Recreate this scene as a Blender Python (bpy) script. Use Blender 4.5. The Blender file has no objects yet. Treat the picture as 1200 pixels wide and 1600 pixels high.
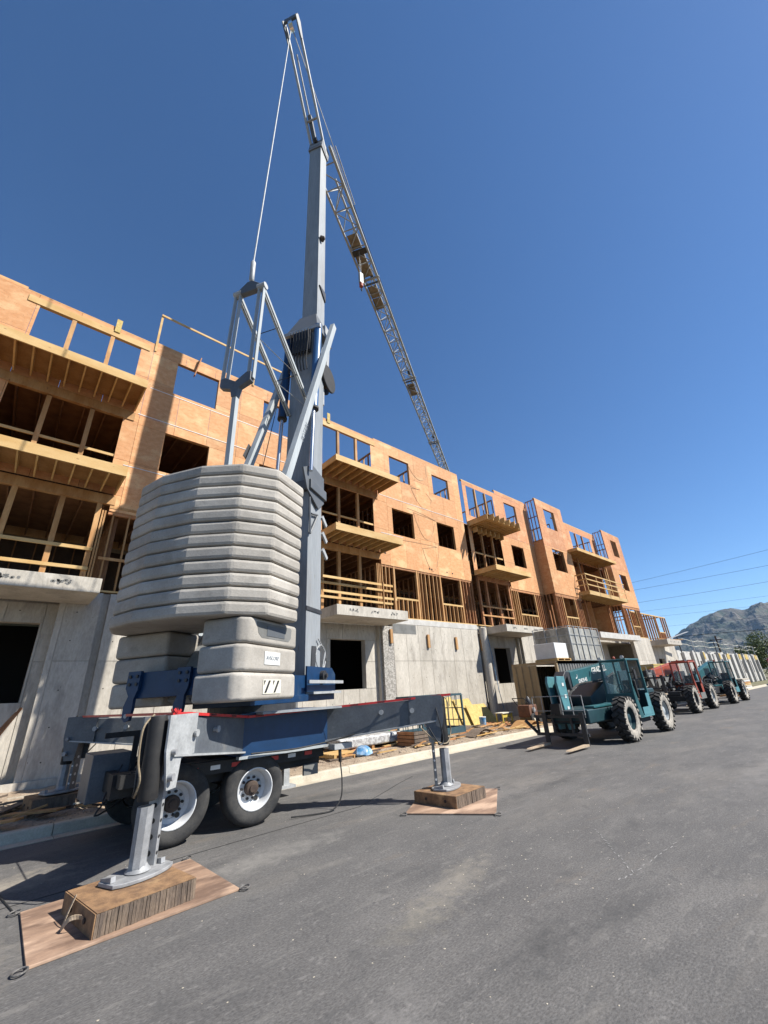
import bpy, math, random
from mathutils import Vector, Matrix
random.seed(7)
SC = bpy.context.scene
COL = SC.collection
R = math.radians
# ------------------------------------------------------------------ camera
cam = bpy.data.cameras.new('camera'); camo = bpy.data.objects.new('camera', cam); COL.objects.link(camo)
cam.sensor_fit = 'VERTICAL'; cam.sensor_height = 24.0; cam.lens = 9.6
cam.clip_start = 0.05; cam.clip_end = 20000
camo.matrix_world = Matrix(((0.75321, -0.22525, -0.61802, 0), (-0.65535, -0.33772, -0.67562, 0), (-0.05653, 0.9139, -0.40199, 1.85), (0, 0, 0, 1)))
SC.camera = camo
# ------------------------------------------------------------------ light
SUN = Vector((0.72, -1.0, 1.30)).normalized()
w = bpy.data.worlds.new('World'); SC.world = w; w.use_nodes = True
nt = w.node_tree; bg = nt.nodes['Background']
sky = nt.nodes.new('ShaderNodeTexSky'); sky.sky_type = 'NISHITA'; sky.sun_disc = False
sky.sun_elevation = math.asin(SUN.z); sky.sun_rotation = math.atan2(SUN.x, SUN.y)
sky.altitude = 1400; sky.air_density = 1.0; sky.dust_density = 0.45; sky.ozone_density = 5.5
hs = nt.nodes.new('ShaderNodeHueSaturation'); hs.inputs['Saturation'].default_value = 1.10
nt.links.new(sky.outputs[0], hs.inputs['Color']); nt.links.new(hs.outputs[0], bg.inputs[0]); bg.inputs[1].default_value = 0.085
sl = bpy.data.lights.new('sun', 'SUN'); sl.energy = 5.0; sl.angle = R(0.55); sl.color = (1.0, 0.955, 0.88)
so = bpy.data.objects.new('sun', sl); COL.objects.link(so); so.rotation_euler = SUN.to_track_quat('Z', 'Y').to_euler(); so.location = (20, -20, 40)
SC.view_settings.view_transform = 'Standard'; SC.view_settings.look = 'None'; SC.view_settings.gamma = 1
SC.view_settings.use_curve_mapping = False
SC.view_settings.exposure = 0.92

# ------------------------------------------------------------------ materials
MATS = {}
def mat(name, c1, c2=None, scale=3.0, lo=.38, hi=.62, rough=.75, metal=0.0, bump=0.0, bscale=60., stretch=(1, 1, 1), rnd=0.0, spots=None, c3=None, s3=.5, t3=.6, grain=0.0, gscale=90., spec=.4, dist=.02):
    m = bpy.data.materials.new(name); m.use_nodes = True; N = m.node_tree.nodes; L = m.node_tree.links
    K = lambda c: tuple(v * .77 for v in c) if c else c      # measured sRGB swatches scaled to this exposure
    c1, c2, c3 = K(c1), K(c2), K(c3)
    if spots: spots = (spots[0], spots[1], K(spots[2]))
    b = N['Principled BSDF']; b.inputs['Roughness'].default_value = rough; b.inputs['Metallic'].default_value = metal
    b.inputs['Specular IOR Level'].default_value = spec
    geo = N.new('ShaderNodeNewGeometry'); mp = N.new('ShaderNodeMapping'); mp.inputs['Scale'].default_value = stretch
    L.new(geo.outputs['Position'], mp.inputs['Vector'])
    def noise(sc, det=5, ro=.6):
        n = N.new('ShaderNodeTexNoise'); n.inputs['Scale'].default_value = sc; n.inputs['Detail'].default_value = det; n.inputs['Roughness'].default_value = ro
        L.new(mp.outputs[0], n.inputs['Vector']); return n.outputs['Fac']
    def ramp(src, a, bb):
        r = N.new('ShaderNodeMapRange'); r.inputs['From Min'].default_value = a; r.inputs['From Max'].default_value = bb; r.clamp = True
        L.new(src, r.inputs['Value']); return r.outputs[0]
    def mix(f, a, bb, mode='MIX'):
        x = N.new('ShaderNodeMix'); x.data_type = 'RGBA'; x.blend_type = mode
        if isinstance(f, (int, float)): x.inputs[0].default_value = f
        else: L.new(f, x.inputs[0])
        for i, v in ((6, a), (7, bb)):
            if isinstance(v, tuple): x.inputs[i].default_value = (*v, 1)
            else: L.new(v, x.inputs[i])
        return x.outputs[2]
    col = tuple(c1)
    if c2: col = mix(ramp(noise(scale), lo, hi), tuple(c1), tuple(c2))
    if c3: col = mix(ramp(noise(s3, 4, .55), t3, t3 + .12), col, tuple(c3))
    if grain:
        g = ramp(noise(gscale, 3, .7), .3, .7)
        mm = N.new('ShaderNodeMapRange'); mm.inputs['To Min'].default_value = 1 - grain; mm.inputs['To Max'].default_value = 1 + grain
        L.new(g, mm.inputs['Value']); cc = N.new('ShaderNodeCombineColor')
        for i in range(3): L.new(mm.outputs[0], cc.inputs[i])
        col = mix(1.0, col, cc.outputs[0], 'MULTIPLY')
    if spots:
        sc, th, sp = spots
        v = N.new('ShaderNodeTexVoronoi'); v.inputs['Scale'].default_value = sc; L.new(mp.outputs[0], v.inputs['Vector'])
        col = mix(ramp(v.outputs['Distance'], th, th * .45), col, tuple(sp))
    if rnd:
        oi = N.new('ShaderNodeObjectInfo'); mm = N.new('ShaderNodeMapRange'); mm.inputs['To Min'].default_value = 1 - rnd; mm.inputs['To Max'].default_value = 1 + rnd
        L.new(oi.outputs['Random'], mm.inputs['Value']); cc = N.new('ShaderNodeCombineColor')
        for i in range(3): L.new(mm.outputs[0], cc.inputs[i])
        col = mix(1.0, col, cc.outputs[0], 'MULTIPLY')
    if isinstance(col, tuple): b.inputs['Base Color'].default_value = (*col, 1)
    else: L.new(col, b.inputs['Base Color'])
    if bump:
        bn = N.new('ShaderNodeBump'); bn.inputs['Strength'].default_value = bump; bn.inputs['Distance'].default_value = dist
        L.new(noise(bscale, 6, .65), bn.inputs['Height']); L.new(bn.outputs[0], b.inputs['Normal'])
    MATS[name] = m; return m
mat('ply', (.70, .365, .165), (.62, .295, .12), scale=5, stretch=(1, 1, 1.6), lo=.40, hi=.60, rnd=.12, spots=(7.5, .16, (.46, .22, .085)), c3=(.75, .45, .22), s3=1.1, t3=.54, grain=.12, gscale=20, bump=.12, bscale=40)
mat('ply_raw', (.42, .235, .09), (.32, .165, .055), scale=2, rnd=.08, grain=.15, gscale=30)
mat('osb', (.62, .47, .16), (.50, .35, .10), scale=9, rnd=.06, grain=.22, gscale=40, bump=.1)
mat('lumber', (.54, .31, .13), (.42, .205, .07), scale=3, stretch=(1, 1, .3), rnd=.16, grain=.12, gscale=25, spots=(4, .1, (.26, .12, .05)))
mat('lumber_red', (.50, .24, .105), (.38, .155, .06), scale=3, rnd=.2, grain=.12, gscale=25)
mat('beam', (.66, .45, .20), (.56, .34, .12), scale=2.5, stretch=(.4, 1, 1), rnd=.08, grain=.1, spots=(5, .09, (.33, .17, .07)))
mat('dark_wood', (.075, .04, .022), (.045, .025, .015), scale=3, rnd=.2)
mat('concrete', (.58, .535, .46), (.45, .41, .345), scale=1.8, stretch=(1, 1, .35), lo=.35, hi=.65, bump=.3, bscale=30, grain=.14, gscale=18, spots=(6, .05, (.14, .13, .12)), rnd=.08, c3=(.40, .365, .31), s3=2.7, t3=.56)
mat('concrete_rough', (.50, .47, .42), (.27, .25, .22), scale=14, lo=.42, hi=.55, bump=.8, bscale=18, grain=.2)
mat('concrete_pale', (.62, .60, .56), (.50, .48, .44), scale=3, bump=.2, bscale=30, grain=.1, spots=(9, .07, (.2, .19, .18)))
mat('ballast', (.49, .455, .40), (.38, .35, .305), scale=1.7, stretch=(1, 1, 1.2), lo=.36, hi=.62, bump=.18, bscale=24, grain=.10, gscale=34, spots=(7, .07, (.15, .14, .125)), rnd=.11, c3=(.35, .325, .285), s3=2.6, t3=.56)
mat('kerb', (.60, .54, .43), (.50, .44, .34), scale=2.5, bump=.3, bscale=40, grain=.15, gscale=40, rnd=.06, spots=(9, .06, (.25, .2, .14)))
mat('dirt', (.50, .40, .29), (.36, .27, .19), scale=3, bump=1.0, bscale=22, grain=.35, gscale=24, spots=(13, .22, (.44, .38, .30)), dist=.05)
mat('stone', (.50, .42, .33), (.34, .26, .2), scale=5, rnd=.3, bump=.3)
mat('galv', (.46, .47, .47), (.36, .37, .37), scale=5, rough=.55, metal=.1, grain=.14, gscale=30, spec=.5)
mat('galv_blue', (.44, .475, .485), (.36, .39, .40), scale=2, stretch=(1, 1, .12), rough=.6, metal=0, grain=.10, gscale=18, spec=.5, spots=(5, .05, (.22, .15, .11)), c3=(.33, .33, .32), s3=1.3, t3=.58)
mat('steel_plate', (.40, .405, .41), (.28, .285, .29), scale=7, rough=.55, metal=.2, grain=.1)
mat('grey_paint', (.125, .14, .155), (.095, .105, .12), scale=2.5, rough=.5, grain=.16, gscale=26, spec=.45, c3=(.19, .19, .185), s3=2.4, t3=.58)
mat('mast_grey', (.13, .14, .15), (.105, .115, .125), scale=1, rough=.5, grain=.04)
mat('dark_metal', (.03, .032, .036), (.045, .045, .048), scale=6, rough=.5, grain=.1)
mat('black', (.016, .016, .017), (.030, .029, .028), scale=6, rough=.7, grain=.2)
mat('blue', (.007, .042, .12), (.005, .032, .09), scale=4, rough=.42, grain=.12, spec=.4, c3=(.03, .06, .11), s3=2.5, t3=.6)  # navy darkened to stand in for the ballast's shade on the trailer frame
mat('cyl_blue', (.05, .13, .28), rough=.35)
mat('chrome', (.75, .77, .78), rough=.18, metal=.9)
mat('rim_white', (.72, .73, .74), (.60, .61, .62), scale=5, rough=.5, grain=.06)
mat('rubber', (.032, .032, .033), (.055, .053, .05), scale=8, rough=.85, grain=.2, gscale=60, bump=.15, bscale=60)
mat('rubber_dusty', (.44, .40, .34), (.12, .11, .10), scale=9, lo=.5, hi=.68, rough=.95, grain=.2)
mat('rust', (.085, .06, .045), (.05, .035, .03), scale=9, rough=.9)
mat('teal', (.018, .115, .130), (.014, .09, .10), scale=4, rough=.45, grain=.12, spec=.5)
mat('teal_dark', (.012, .05, .06), (.010, .04, .05), scale=4, rough=.5)
mat('teal_pale', (.10, .28, .31), (.08, .22, .25), scale=4, rough=.5)
mat('orange_red', (.42, .075, .035), (.33, .06, .03), scale=4, rough=.5, grain=.15)
mat('cage_blue', (.05, .10, .12), (.04, .08, .10), scale=5, rough=.5)
mat('tan_paint', (.37, .27, .15), (.32, .23, .125), scale=3, rough=.6, grain=.08, c3=(.26, .18, .11), s3=2, t3=.6)
mat('grey_box', (.20, .20, .19), (.15, .15, .14), scale=3)
mat('in_wood_shaded', (.26, .125, .05), (.18, .08, .03), scale=3, rnd=.15)  # interior lumber, darkened to imitate the shade indoors
mat('old_board', (.36, .29, .19), (.25, .19, .12), scale=4, rnd=.15)
mat('mast_shaded', (.30, .32, .335), (.25, .27, .285), scale=2, stretch=(1, 1, .12), rough=.6, grain=.12, gscale=18, spec=.5, spots=(5, .05, (.2, .15, .11)), c3=(.22, .22, .215), s3=1.1, t3=.58)  # the struts' grey darkened to imitate the shaded side of the mast
mat('ring_steel', (.20, .19, .18), (.13, .12, .11), scale=20, rough=.6, metal=.3)
mat('ply_red', (.64, .31, .15), (.57, .25, .11), scale=5, stretch=(1, 1, 1.6), lo=.40, hi=.60, rnd=.12, spots=(7.5, .16, (.42, .18, .08)), c3=(.70, .38, .20), s3=1.1, t3=.54, grain=.12, gscale=20, bump=.12, bscale=40)
mat('chalk', (.42, .41, .39), (.20, .195, .19), scale=40, lo=.35, hi=.6, rough=.95)
mat('plate_wood', (.36, .235, .16), (.19, .12, .085), scale=2.2, stretch=(.5, 1.6, 1), lo=.42, hi=.6, rough=.7, grain=.14, gscale=40, c3=(.58, .40, .28), s3=1.7, t3=.52, bump=.1)
mat('block_top', (.34, .20, .10), (.19, .11, .06), scale=9, grain=.2, bump=.2, c3=(.47, .30, .15), s3=3)
mat('block_side', (.21, .155, .11), (.12, .09, .07), scale=7, stretch=(2.5, 2.5, .5), lo=.35, hi=.65, rnd=.14, grain=.35, gscale=40, bump=.5, bscale=30)
mat('strap', (.52, .41, .29), (.40, .30, .20), scale=20, rough=.9)
mat('tape', (.62, .035, .035), (.5, .03, .03), scale=5, rough=.45)
mat('white', (.78, .78, .76), (.70, .70, .67), scale=4, rough=.5)
mat('cream', (.76, .73, .60), rough=.6)
mat('ink', (.03, .03, .035), rough=.6)
mat('ink_grey', (.22, .25, .28), rough=.6)
mat('wrap', (.46, .44, .38), (.27, .255, .22), scale=1.8, stretch=(1, 1, .4), lo=.42, hi=.58, rough=.35, bump=.6, bscale=7, grain=.2, gscale=14)
mat('silver', (.60, .60, .58), (.35, .34, .33), scale=8, lo=.45, hi=.55, rough=.4, bump=.8, bscale=10)
mat('plastic_blue', (.08, .26, .50), (.35, .48, .62), scale=7, lo=.4, hi=.6, rough=.35, bump=.8, bscale=9)
mat('plastic_green', (.03, .42, .10), rough=.4)
mat('yellow', (.62, .50, .10), rough=.5)
mat('cardboard', (.42, .26, .13), (.36, .21, .10), scale=3)
mat('inside_shade', (.025, .022, .02), rough=.9)  # near-black colour standing in for shade inside rooms, recesses and holes
mat('reflector_red', (.5, .02, .02), rough=.3)
mat('brown_machine', (.20, .09, .05), (.12, .06, .04), scale=6, grain=.2)
mat('truck_red', (.34, .03, .04), (.28, .03, .035), scale=4, rough=.4)
mat('foliage', (.15, .19, .05), (.09, .12, .03), scale=1.2, rough=.7)
mat('trunk', (.12, .09, .06), rough=.9)
mat('mountain', (.135, .125, .105), (.055, .075, .05), scale=.0055, lo=.42, hi=.56, rough=1, c3=(.19, .165, .135), s3=.0028, t3=.55, bump=1, bscale=.012, grain=.4, gscale=.016, dist=60)
mat('grass_far', (.20, .17, .10), (.13, .13, .06), scale=.05, rough=1)
mat('wire', (.03, .03, .03), rough=.6)
# asphalt
def asphalt():
    m = mat('asphalt', (.108, .104, .101), (.140, .134, .128), scale=1.7, stretch=(.6, 1.2, 1), lo=.34, hi=.68, rough=.85, grain=.42, gscale=55, bump=.35, bscale=170, c3=(.150, .143, .136), s3=.7, t3=.54, dist=.01, spec=.35)
    N = m.node_tree.nodes; L = m.node_tree.links; b = N['Principled BSDF']
    src = b.inputs['Base Color'].links[0].from_socket
    geo = N.new('ShaderNodeNewGeometry')
    def layer(src, sc, st, th, w_, col, amt, rot=0.):
        mp = N.new('ShaderNodeMapping'); mp.inputs['Scale'].default_value = st; mp.inputs['Rotation'].default_value = (0, 0, rot); L.new(geo.outputs['Position'], mp.inputs[0])
        n = N.new('ShaderNodeTexNoise'); n.inputs['Scale'].default_value = sc; n.inputs['Detail'].default_value = 7; n.inputs['Roughness'].default_value = .65; n.inputs['Distortion'].default_value = .4
        L.new(mp.outputs[0], n.inputs[0]); r = N.new('ShaderNodeMapRange'); r.inputs['From Min'].default_value = th; r.inputs['From Max'].default_value = th + w_; r.inputs['To Max'].default_value = amt
        L.new(n.outputs['Fac'], r.inputs[0]); x = N.new('ShaderNodeMix'); x.data_type = 'RGBA'; L.new(r.outputs[0], x.inputs[0]); L.new(src, x.inputs[6]); x.inputs[7].default_value = (*col, 1)
        return x.outputs[2]
    src = layer(src, 3.4, (.45, 1.9, 1), .56, .16, (.19, .18, .165), .45, .10)
    src = layer(src, .35, (.6, 1.5, 1), .52, .16, (.175, .16, .14), .5, .05)      # pale dusty scuffs along the road
    src = layer(src, 1.1, (.5, 1.6, 1), .60, .14, (.17, .135, .10), .45, -.12)     # brown dust
    src = layer(src, 4.1, (.35, 1.8, 1), .56, .14, (.060, .060, .060), .5, -.06)
    src = layer(src, 2.3, (1, 1, 1), .60, .05, (.065, .064, .063), .5, .8)     # dark tyre scuffs
    src = layer(src, 15, (.7, 1.3, 1), .58, .08, (.19, .18, .17), .5)
    src = layer(src, 21, (1, 1, 1), .60, .06, (.045, .045, .046), .55, .3)
    src = layer(src, 24, (1, 1.3, 1), .72, .03, (.36, .35, .33), .9)            # chips of pale grit
    def spot(src, cx, cy, rx, ry, ang, col, amt, nsc=3.):
        mp = N.new('ShaderNodeMapping'); mp.vector_type = 'TEXTURE'; mp.inputs['Location'].default_value = (cx, cy, 0); mp.inputs['Rotation'].default_value = (0, 0, ang); mp.inputs['Scale'].default_value = (rx, ry, 1e3)
        L.new(geo.outputs['Position'], mp.inputs[0]); ln = N.new('ShaderNodeVectorMath'); ln.operation = 'LENGTH'; L.new(mp.outputs[0], ln.inputs[0])
        n = N.new('ShaderNodeTexNoise'); n.inputs['Scale'].default_value = nsc; n.inputs['Detail'].default_value = 7; n.inputs['Roughness'].default_value = .7; L.new(geo.outputs['Position'], n.inputs[0])
        a = N.new('ShaderNodeMath'); a.operation = 'MULTIPLY_ADD'; L.new(n.outputs['Fac'], a.inputs[0]); a.inputs[1].default_value = 2.6; L.new(ln.outputs['Value'], a.inputs[2])
        r = N.new('ShaderNodeMapRange'); r.inputs['From Min'].default_value = 2.15; r.inputs['From Max'].default_value = 1.1; r.inputs['To Min'].default_value = 0; r.inputs['To Max'].default_value = amt; L.new(a.outputs[0], r.inputs[0])
        x = N.new('ShaderNodeMix'); x.data_type = 'RGBA'; L.new(r.outputs[0], x.inputs[0]); L.new(src, x.inputs[6]); x.inputs[7].default_value = (*col, 1); return x.outputs[2]
    for q in SPOTS: src = spot(src, *q)
    L.new(src, b.inputs['Base Color'])
SPOTS = [(4.1, 3.7, 1.1, .34, .25, (.24, .215, .175), .55, 6.), (3.3, 3.45, .7, .3, .1, (.21, .19, .15), .4, 6.), (3.6, 2.45, .9, .30, .3, (.045, .045, .045), .75, 6.), (4.5, 2.2, .9, .22, -.2, (.05, .05, .05), .7, 7.), (6.95, 3.0, .5, .2, .1, (.045, .045, .045), .7, 4.),
         (9.0, 5.1, 3.2, .30, .03, (.04, .04, .04), .6, 5.), (5.4, 8.3, 1.2, .45, .05, (.04, .04, .04), .8, 4.), (3.0, 6.0, 1.8, .5, .1, (.25, .235, .21), .5, 5.), (.6, 7.7, 1.0, .5, .1, (.32, .28, .22), .7, 5.), (.2, 5.6, .5, .9, .0, (.30, .26, .2), .5, 5.), (8.2, 8.6, 3.5, .4, .02, (.23, .215, .19), .5, 4.), (2.2, 2.6, .7, .35, .6, (.20, .19, .18), .6, 6.), (13, 2.2, 5, .5, -.03, (.2, .19, .18), .5, 3.), (10.5, 1.4, 4, .4, .05, (.055, .055, .055), .6, 3.)]
asphalt()
def leafmat():
    m = MATS['foliage']
leafmat()
gl = bpy.data.materials.new('glass'); gl.use_nodes = True; gb = gl.node_tree.nodes['Principled BSDF']
gb.inputs['Base Color'].default_value = (.30, .42, .42, 1); gb.inputs['Roughness'].default_value = .05; gb.inputs['Alpha'].default_value = .22; MATS['glass'] = gl

# ------------------------------------------------------------------ helpers
ORG = {}
class MB:
    def __init__(s): s.v = []; s.f = []
    def add(s, vs, fs):
        o = len(s.v); s.v += [tuple(v) for v in vs]; s.f += [tuple(i + o for i in f) for f in fs]; return s
    def box(s, x0, x1, y0, y1, z0, z1):
        return s.add([(x0, y0, z0), (x1, y0, z0), (x1, y1, z0), (x0, y1, z0), (x0, y0, z1), (x1, y0, z1), (x1, y1, z1), (x0, y1, z1)],
                     [(0, 3, 2, 1), (4, 5, 6, 7), (0, 1, 5, 4), (1, 2, 6, 5), (2, 3, 7, 6), (3, 0, 4, 7)])
    def bar(s, p, q, w_, h, up=(0, 0, 1)):
        p = Vector(p); q = Vector(q); d = (q - p).normalized(); up = Vector(up)
        if abs(d.dot(up)) > .99: up = Vector((1, 0, 0))
        a = d.cross(up).normalized(); b = a.cross(d).normalized()
        vs = [c + a * i * w_ / 2 + b * j * h / 2 for c in (p, q) for i, j in ((-1, -1), (1, -1), (1, 1), (-1, 1))]
        return s.add(vs, [(0, 1, 2, 3)[::-1], (4, 5, 6, 7), (0, 1, 5, 4), (1, 2, 6, 5), (2, 3, 7, 6), (3, 0, 4, 7)])
    def lathe(s, c, ax, prof, n=24, close=True):
        c = Vector(c); ax = Vector(ax).normalized(); t = Vector((0, 0, 1)) if abs(ax.z) < .9 else Vector((1, 0, 0))
        a = ax.cross(t).normalized(); b = ax.cross(a)
        vs = []; fs = []
        for r, h in prof:
            for i in range(n):
                th = 2 * math.pi * i / n
                vs.append(c + ax * h + (a * math.cos(th) + b * math.sin(th)) * r)
        m = len(prof)
        for k in range(m - 1):
            for i in range(n):
                j = (i + 1) % n; fs.append((k * n + i, k * n + j, (k + 1) * n + j, (k + 1) * n + i))
        if close: fs.append(tuple(range(n))[::-1]); fs.append(tuple((m - 1) * n + i for i in range(n)))
        return s.add(vs, fs)
    def tube(s, p, q, r, n=8, r2=None):
        p = Vector(p); q = Vector(q); return s.lathe(p, q - p, [(r, 0), (r if r2 is None else r2, (q - p).length)], n)
    def path(s, pts, r, n=6):
        for a, b in zip(pts[:-1], pts[1:]): s.tube(a, b, r, n)
        return s
    def prism(s, poly, z0, z1, O=(0, 0, 0), U=(1, 0, 0), V=(0, 1, 0), Wd=(0, 0, 1)):
        O = Vector(O); U = Vector(U); V = Vector(V); Wd = Vector(Wd); n = len(poly)
        vs = [O + U * a + V * b + Wd * z for z in (z0, z1) for a, b in poly]
        fs = [tuple(range(n))[::-1], tuple(range(n, 2 * n))] + [(i, (i + 1) % n, (i + 1) % n + n, i + n) for i in range(n)]
        return s.add(vs, fs)
    def obj(s, name, m, parent=None, origin=None, bevel=0, seg=2, smooth=False, flat=False, **props):
        xs = [v[0] for v in s.v]; ys = [v[1] for v in s.v]; zs = [v[2] for v in s.v]
        if origin is None:
            origin = ((min(xs) + max(xs)) / 2, (min(ys) + max(ys)) / 2, min(zs))
        me = bpy.data.meshes.new(name); me.from_pydata([(v[0] - origin[0], v[1] - origin[1], v[2] - origin[2]) for v in s.v], [], s.f)
        me.update(); me.materials.append(MATS[m])
        o = bpy.data.objects.new(name, me); COL.objects.link(o)
        po = ORG[parent.name] if parent else (0, 0, 0)
        o.location = [origin[i] - po[i] for i in range(3)]
        ORG[o.name] = origin
        if parent: o.parent = parent
        if bevel or smooth: fixnormals(me)
        if bevel:
            b = o.modifiers.new('bevel', 'BEVEL'); b.width = bevel; b.segments = seg; b.limit_method = 'ANGLE'; b.angle_limit = R(25)
            if not flat:
                for p in me.polygons: p.use_smooth = True
                n_ = o.modifiers.new('wn', 'WEIGHTED_NORMAL'); n_.keep_sharp = False
        elif smooth:
            me.polygons.foreach_set('use_smooth', [True] * len(me.polygons)); me.set_sharp_from_angle(angle=R(40))
        for k, v in props.items(): o[k] = v
        return o
def fixnormals(me):
    import bmesh
    b = bmesh.new(); b.from_mesh(me); bmesh.ops.recalc_face_normals(b, faces=b.faces); b.to_mesh(me); b.free()
def thing(name, label, cat, loc=(0, 0, 0), group=None):
    o = bpy.data.objects.new(name, None); COL.objects.link(o); o.location = loc; o.empty_display_size = .2
    ORG[o.name] = tuple(loc); o['label'] = label; o['category'] = cat
    if group: o['group'] = group
    return o
def B(x0, x1, y0, y1, z0, z1): return MB().box(x0, x1, y0, y1, z0, z1)
def text(body, size, O, U, V, m, name, parent, depth=.004, bold=0.0):
    cu = bpy.data.curves.new('t', 'FONT'); cu.body = body; cu.size = size; cu.extrude = depth; cu.offset = bold; cu.align_x = 'CENTER'; cu.align_y = 'CENTER'; cu.resolution_u = 3
    t = bpy.data.objects.new('t', cu); COL.objects.link(t); dg = bpy.context.evaluated_depsgraph_get(); dg.update()
    me = bpy.data.meshes.new_from_object(t.evaluated_get(dg)); bpy.data.objects.remove(t)
    me.name = name; me.materials.clear(); me.materials.append(MATS[m])
    U = Vector(U).normalized(); V = Vector(V).normalized(); W_ = U.cross(V)
    M = Matrix((U, V, W_)).transposed()
    me.transform(M.to_4x4())
    o = bpy.data.objects.new(name, me); COL.objects.link(o); po = ORG[parent.name]
    o.parent = parent; o.location = [O[i] - po[i] for i in range(3)]; ORG[o.name] = tuple(O); return o
def smooth(pts, n=6):
    p = [Vector(q) for q in pts]; p = [p[0]] + p + [p[-1]]; out = []
    for i in range(1, len(p) - 2):
        for k in range(n):
            t = k / n; a, b, c, d = p[i - 1:i + 3]
            out.append(.5 * ((2 * b) + (c - a) * t + (2 * a - 5 * b + 4 * c - d) * t * t + (3 * b - a - 3 * c + d) * t ** 3))
    return out + [p[-1]]
def copy_tree(o, parent=None):
    c = o.copy(); COL.objects.link(c); c.parent = parent
    for ch in list(o.children): copy_tree(ch, c)
    return c
rr = random.uniform
def setp(o, **k):
    for a, b in k.items(): o[a] = b
    return o
# ================================================================== SETTING
def sheet(name, x0, x1, y0, y1, z, m, th=0.02): return B(x0, x1, y0, y1, z - th, z).obj(name, m, kind='structure')
sheet('ground', -3000, 9000, -3000, 9000, -0.06, 'grass_far', .5)
sheet('road', -60, 160, -45, 9.655, 0.0, 'asphalt')
# seam in the asphalt and a dark patch
seam = MB()
pts = [(-3.0, 6.9), (1.0, 6.93), (3.0, 6.98), (5.4, 7.02), (7.2, 7.9), (7.9, 8.2)]
for a, b in zip(pts[:-1], pts[1:]): seam.prism([(a[0], a[1] - .008), (b[0], b[1] - .008), (b[0], b[1] + .008), (a[0], a[1] + .008)], .001, .003)
seam.obj('road_seam', 'black', kind='structure')
kb = setp(thing('kerb', 'pale concrete kerb and gutter running beside the asphalt in front of the building', 'kerb', (0, 9.8, 0)))
kprof = [(9.655, -.03), (9.655, .010), (9.955, .004), (9.972, .135), (9.99, .15), (10.12, .152), (10.12, -.03)]
for i in range(44):
    xa = -14 + i * 3.05; j = rr(-.003, .003)
    MB().prism([(a, b + (j if b > 0 else 0)) for a, b in kprof], xa + .006, xa + 3.044, O=(0, 0, 0), U=(0, 1, 0), V=(0, 0, 1), Wd=(1, 0, 0)).obj('kerb_section', 'kerb', kb)
# dirt strip between kerb and building
def grid(name, x0, x1, y0, y1, nx, ny, fz, m, **kw):
    vs = []; fs = []
    for i in range(nx + 1):
        for j in range(ny + 1):
            x = x0 + (x1 - x0) * i / nx; y = y0 + (y1 - y0) * j / ny; vs.append((x, y, fz(x, y)))
    for i in range(nx):
        for j in range(ny): a = i * (ny + 1) + j; fs.append((a, a + ny + 1, a + ny + 2, a + 1))
    b = MB(); b.add(vs, fs); o = b.obj(name, m, origin=(0, 0, 0), **kw); o.data.polygons.foreach_set('use_smooth', [True] * len(fs)); return o
from mathutils import noise as MN
def dz(x, y):
    e = min(1, (y - 10.12) / .5)
    return .135 + e * (.05 * MN.noise(Vector((x * .9, y * .9, 0))) + .035 * MN.noise(Vector((x * 3.1, y * 3.1, 4))) + .015 * MN.noise(Vector((x * 9, y * 9, 2))) + .04 * max(0, MN.noise(Vector((x * .4, y * .7, 9)))))
grid('dirt_strip', -14, 62, 10.12, 17.2, 760, 70, dz, 'dirt', kind='structure')
st = MB()
ico = [(0, 0, 1), (.9, 0, .3), (.28, .85, .3), (-.72, .53, .3), (-.72, -.53, .3), (.28, -.85, .3), (0, 0, -.6)]
icf = [(0, 1, 2), (0, 2, 3), (0, 3, 4), (0, 4, 5), (0, 5, 1), (6, 2, 1), (6, 3, 2), (6, 4, 3), (6, 5, 4), (6, 1, 5)]
for i in range(9000):
    x = rr(-4, 34); y = 10.15 + abs(random.gauss(0, 1.9)); s = rr(.006, .022) * (1 if random.random() < .96 else 2.6)
    if y > 14.9: continue
    z = dz(x, y); st.add([(x + a * s * rr(.7, 1.2), y + b * s * rr(.7, 1.2), z + c * s * .8) for a, b, c in ico], icf)
st.obj('gravel', 'stone', kind='stuff')
sp = MB()
for i in range(260):
    x = rr(-1, 16); y = rr(.6, 9.5); s = rr(.003, .009)
    sp.add([(x + a * s * rr(.7, 1.2), y + b * s * rr(.7, 1.2), c * s * .5) for a, b, c in ico], icf)
for i in range(160):
    x = random.gauss(4.6, 1.6); y = random.gauss(3.6, .9); s = rr(.003, .010); sp.add([(x + a * s * rr(.7, 1.4), y + b * s * rr(.7, 1.4), c * s * .5) for a, b, c in ico], icf)
sp.obj('loose_grit', 'kerb', kind='stuff')
ck = thing('chalk_marks', 'faint dashed white chalk lines forming a chevron on the open asphalt', 'chalk marks', (7.3, 3.6, 0)); ck['label'] = ck['label']
def dash(a, b, n, w_=.02):
    a = Vector((*a, 0)); b = Vector((*b, 0)); d = (b - a).normalized(); v = Vector((-d.y, d.x, 0))
    for i in range(n):
        p = a + (b - a) * ((i + .15) / n) + v * rr(-.015, .015); q = a + (b - a) * ((i + rr(.55, .85)) / n) + v * rr(-.015, .015)
        MB().prism([(p - v * w_ * .5)[:2], (q - v * w_ * .3)[:2], (q + v * w_ * .5)[:2], (p + v * w_ * .4)[:2]], .001, .003).obj('dash', 'chalk', ck)
dash((6.54, 3.32), (5.37, 2.42), 14, .013); dash((5.45, 2.42), (6.63, 2.36), 8, .008); dash((5.12, 2.48), (5.37, 2.40), 3, .014)

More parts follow.
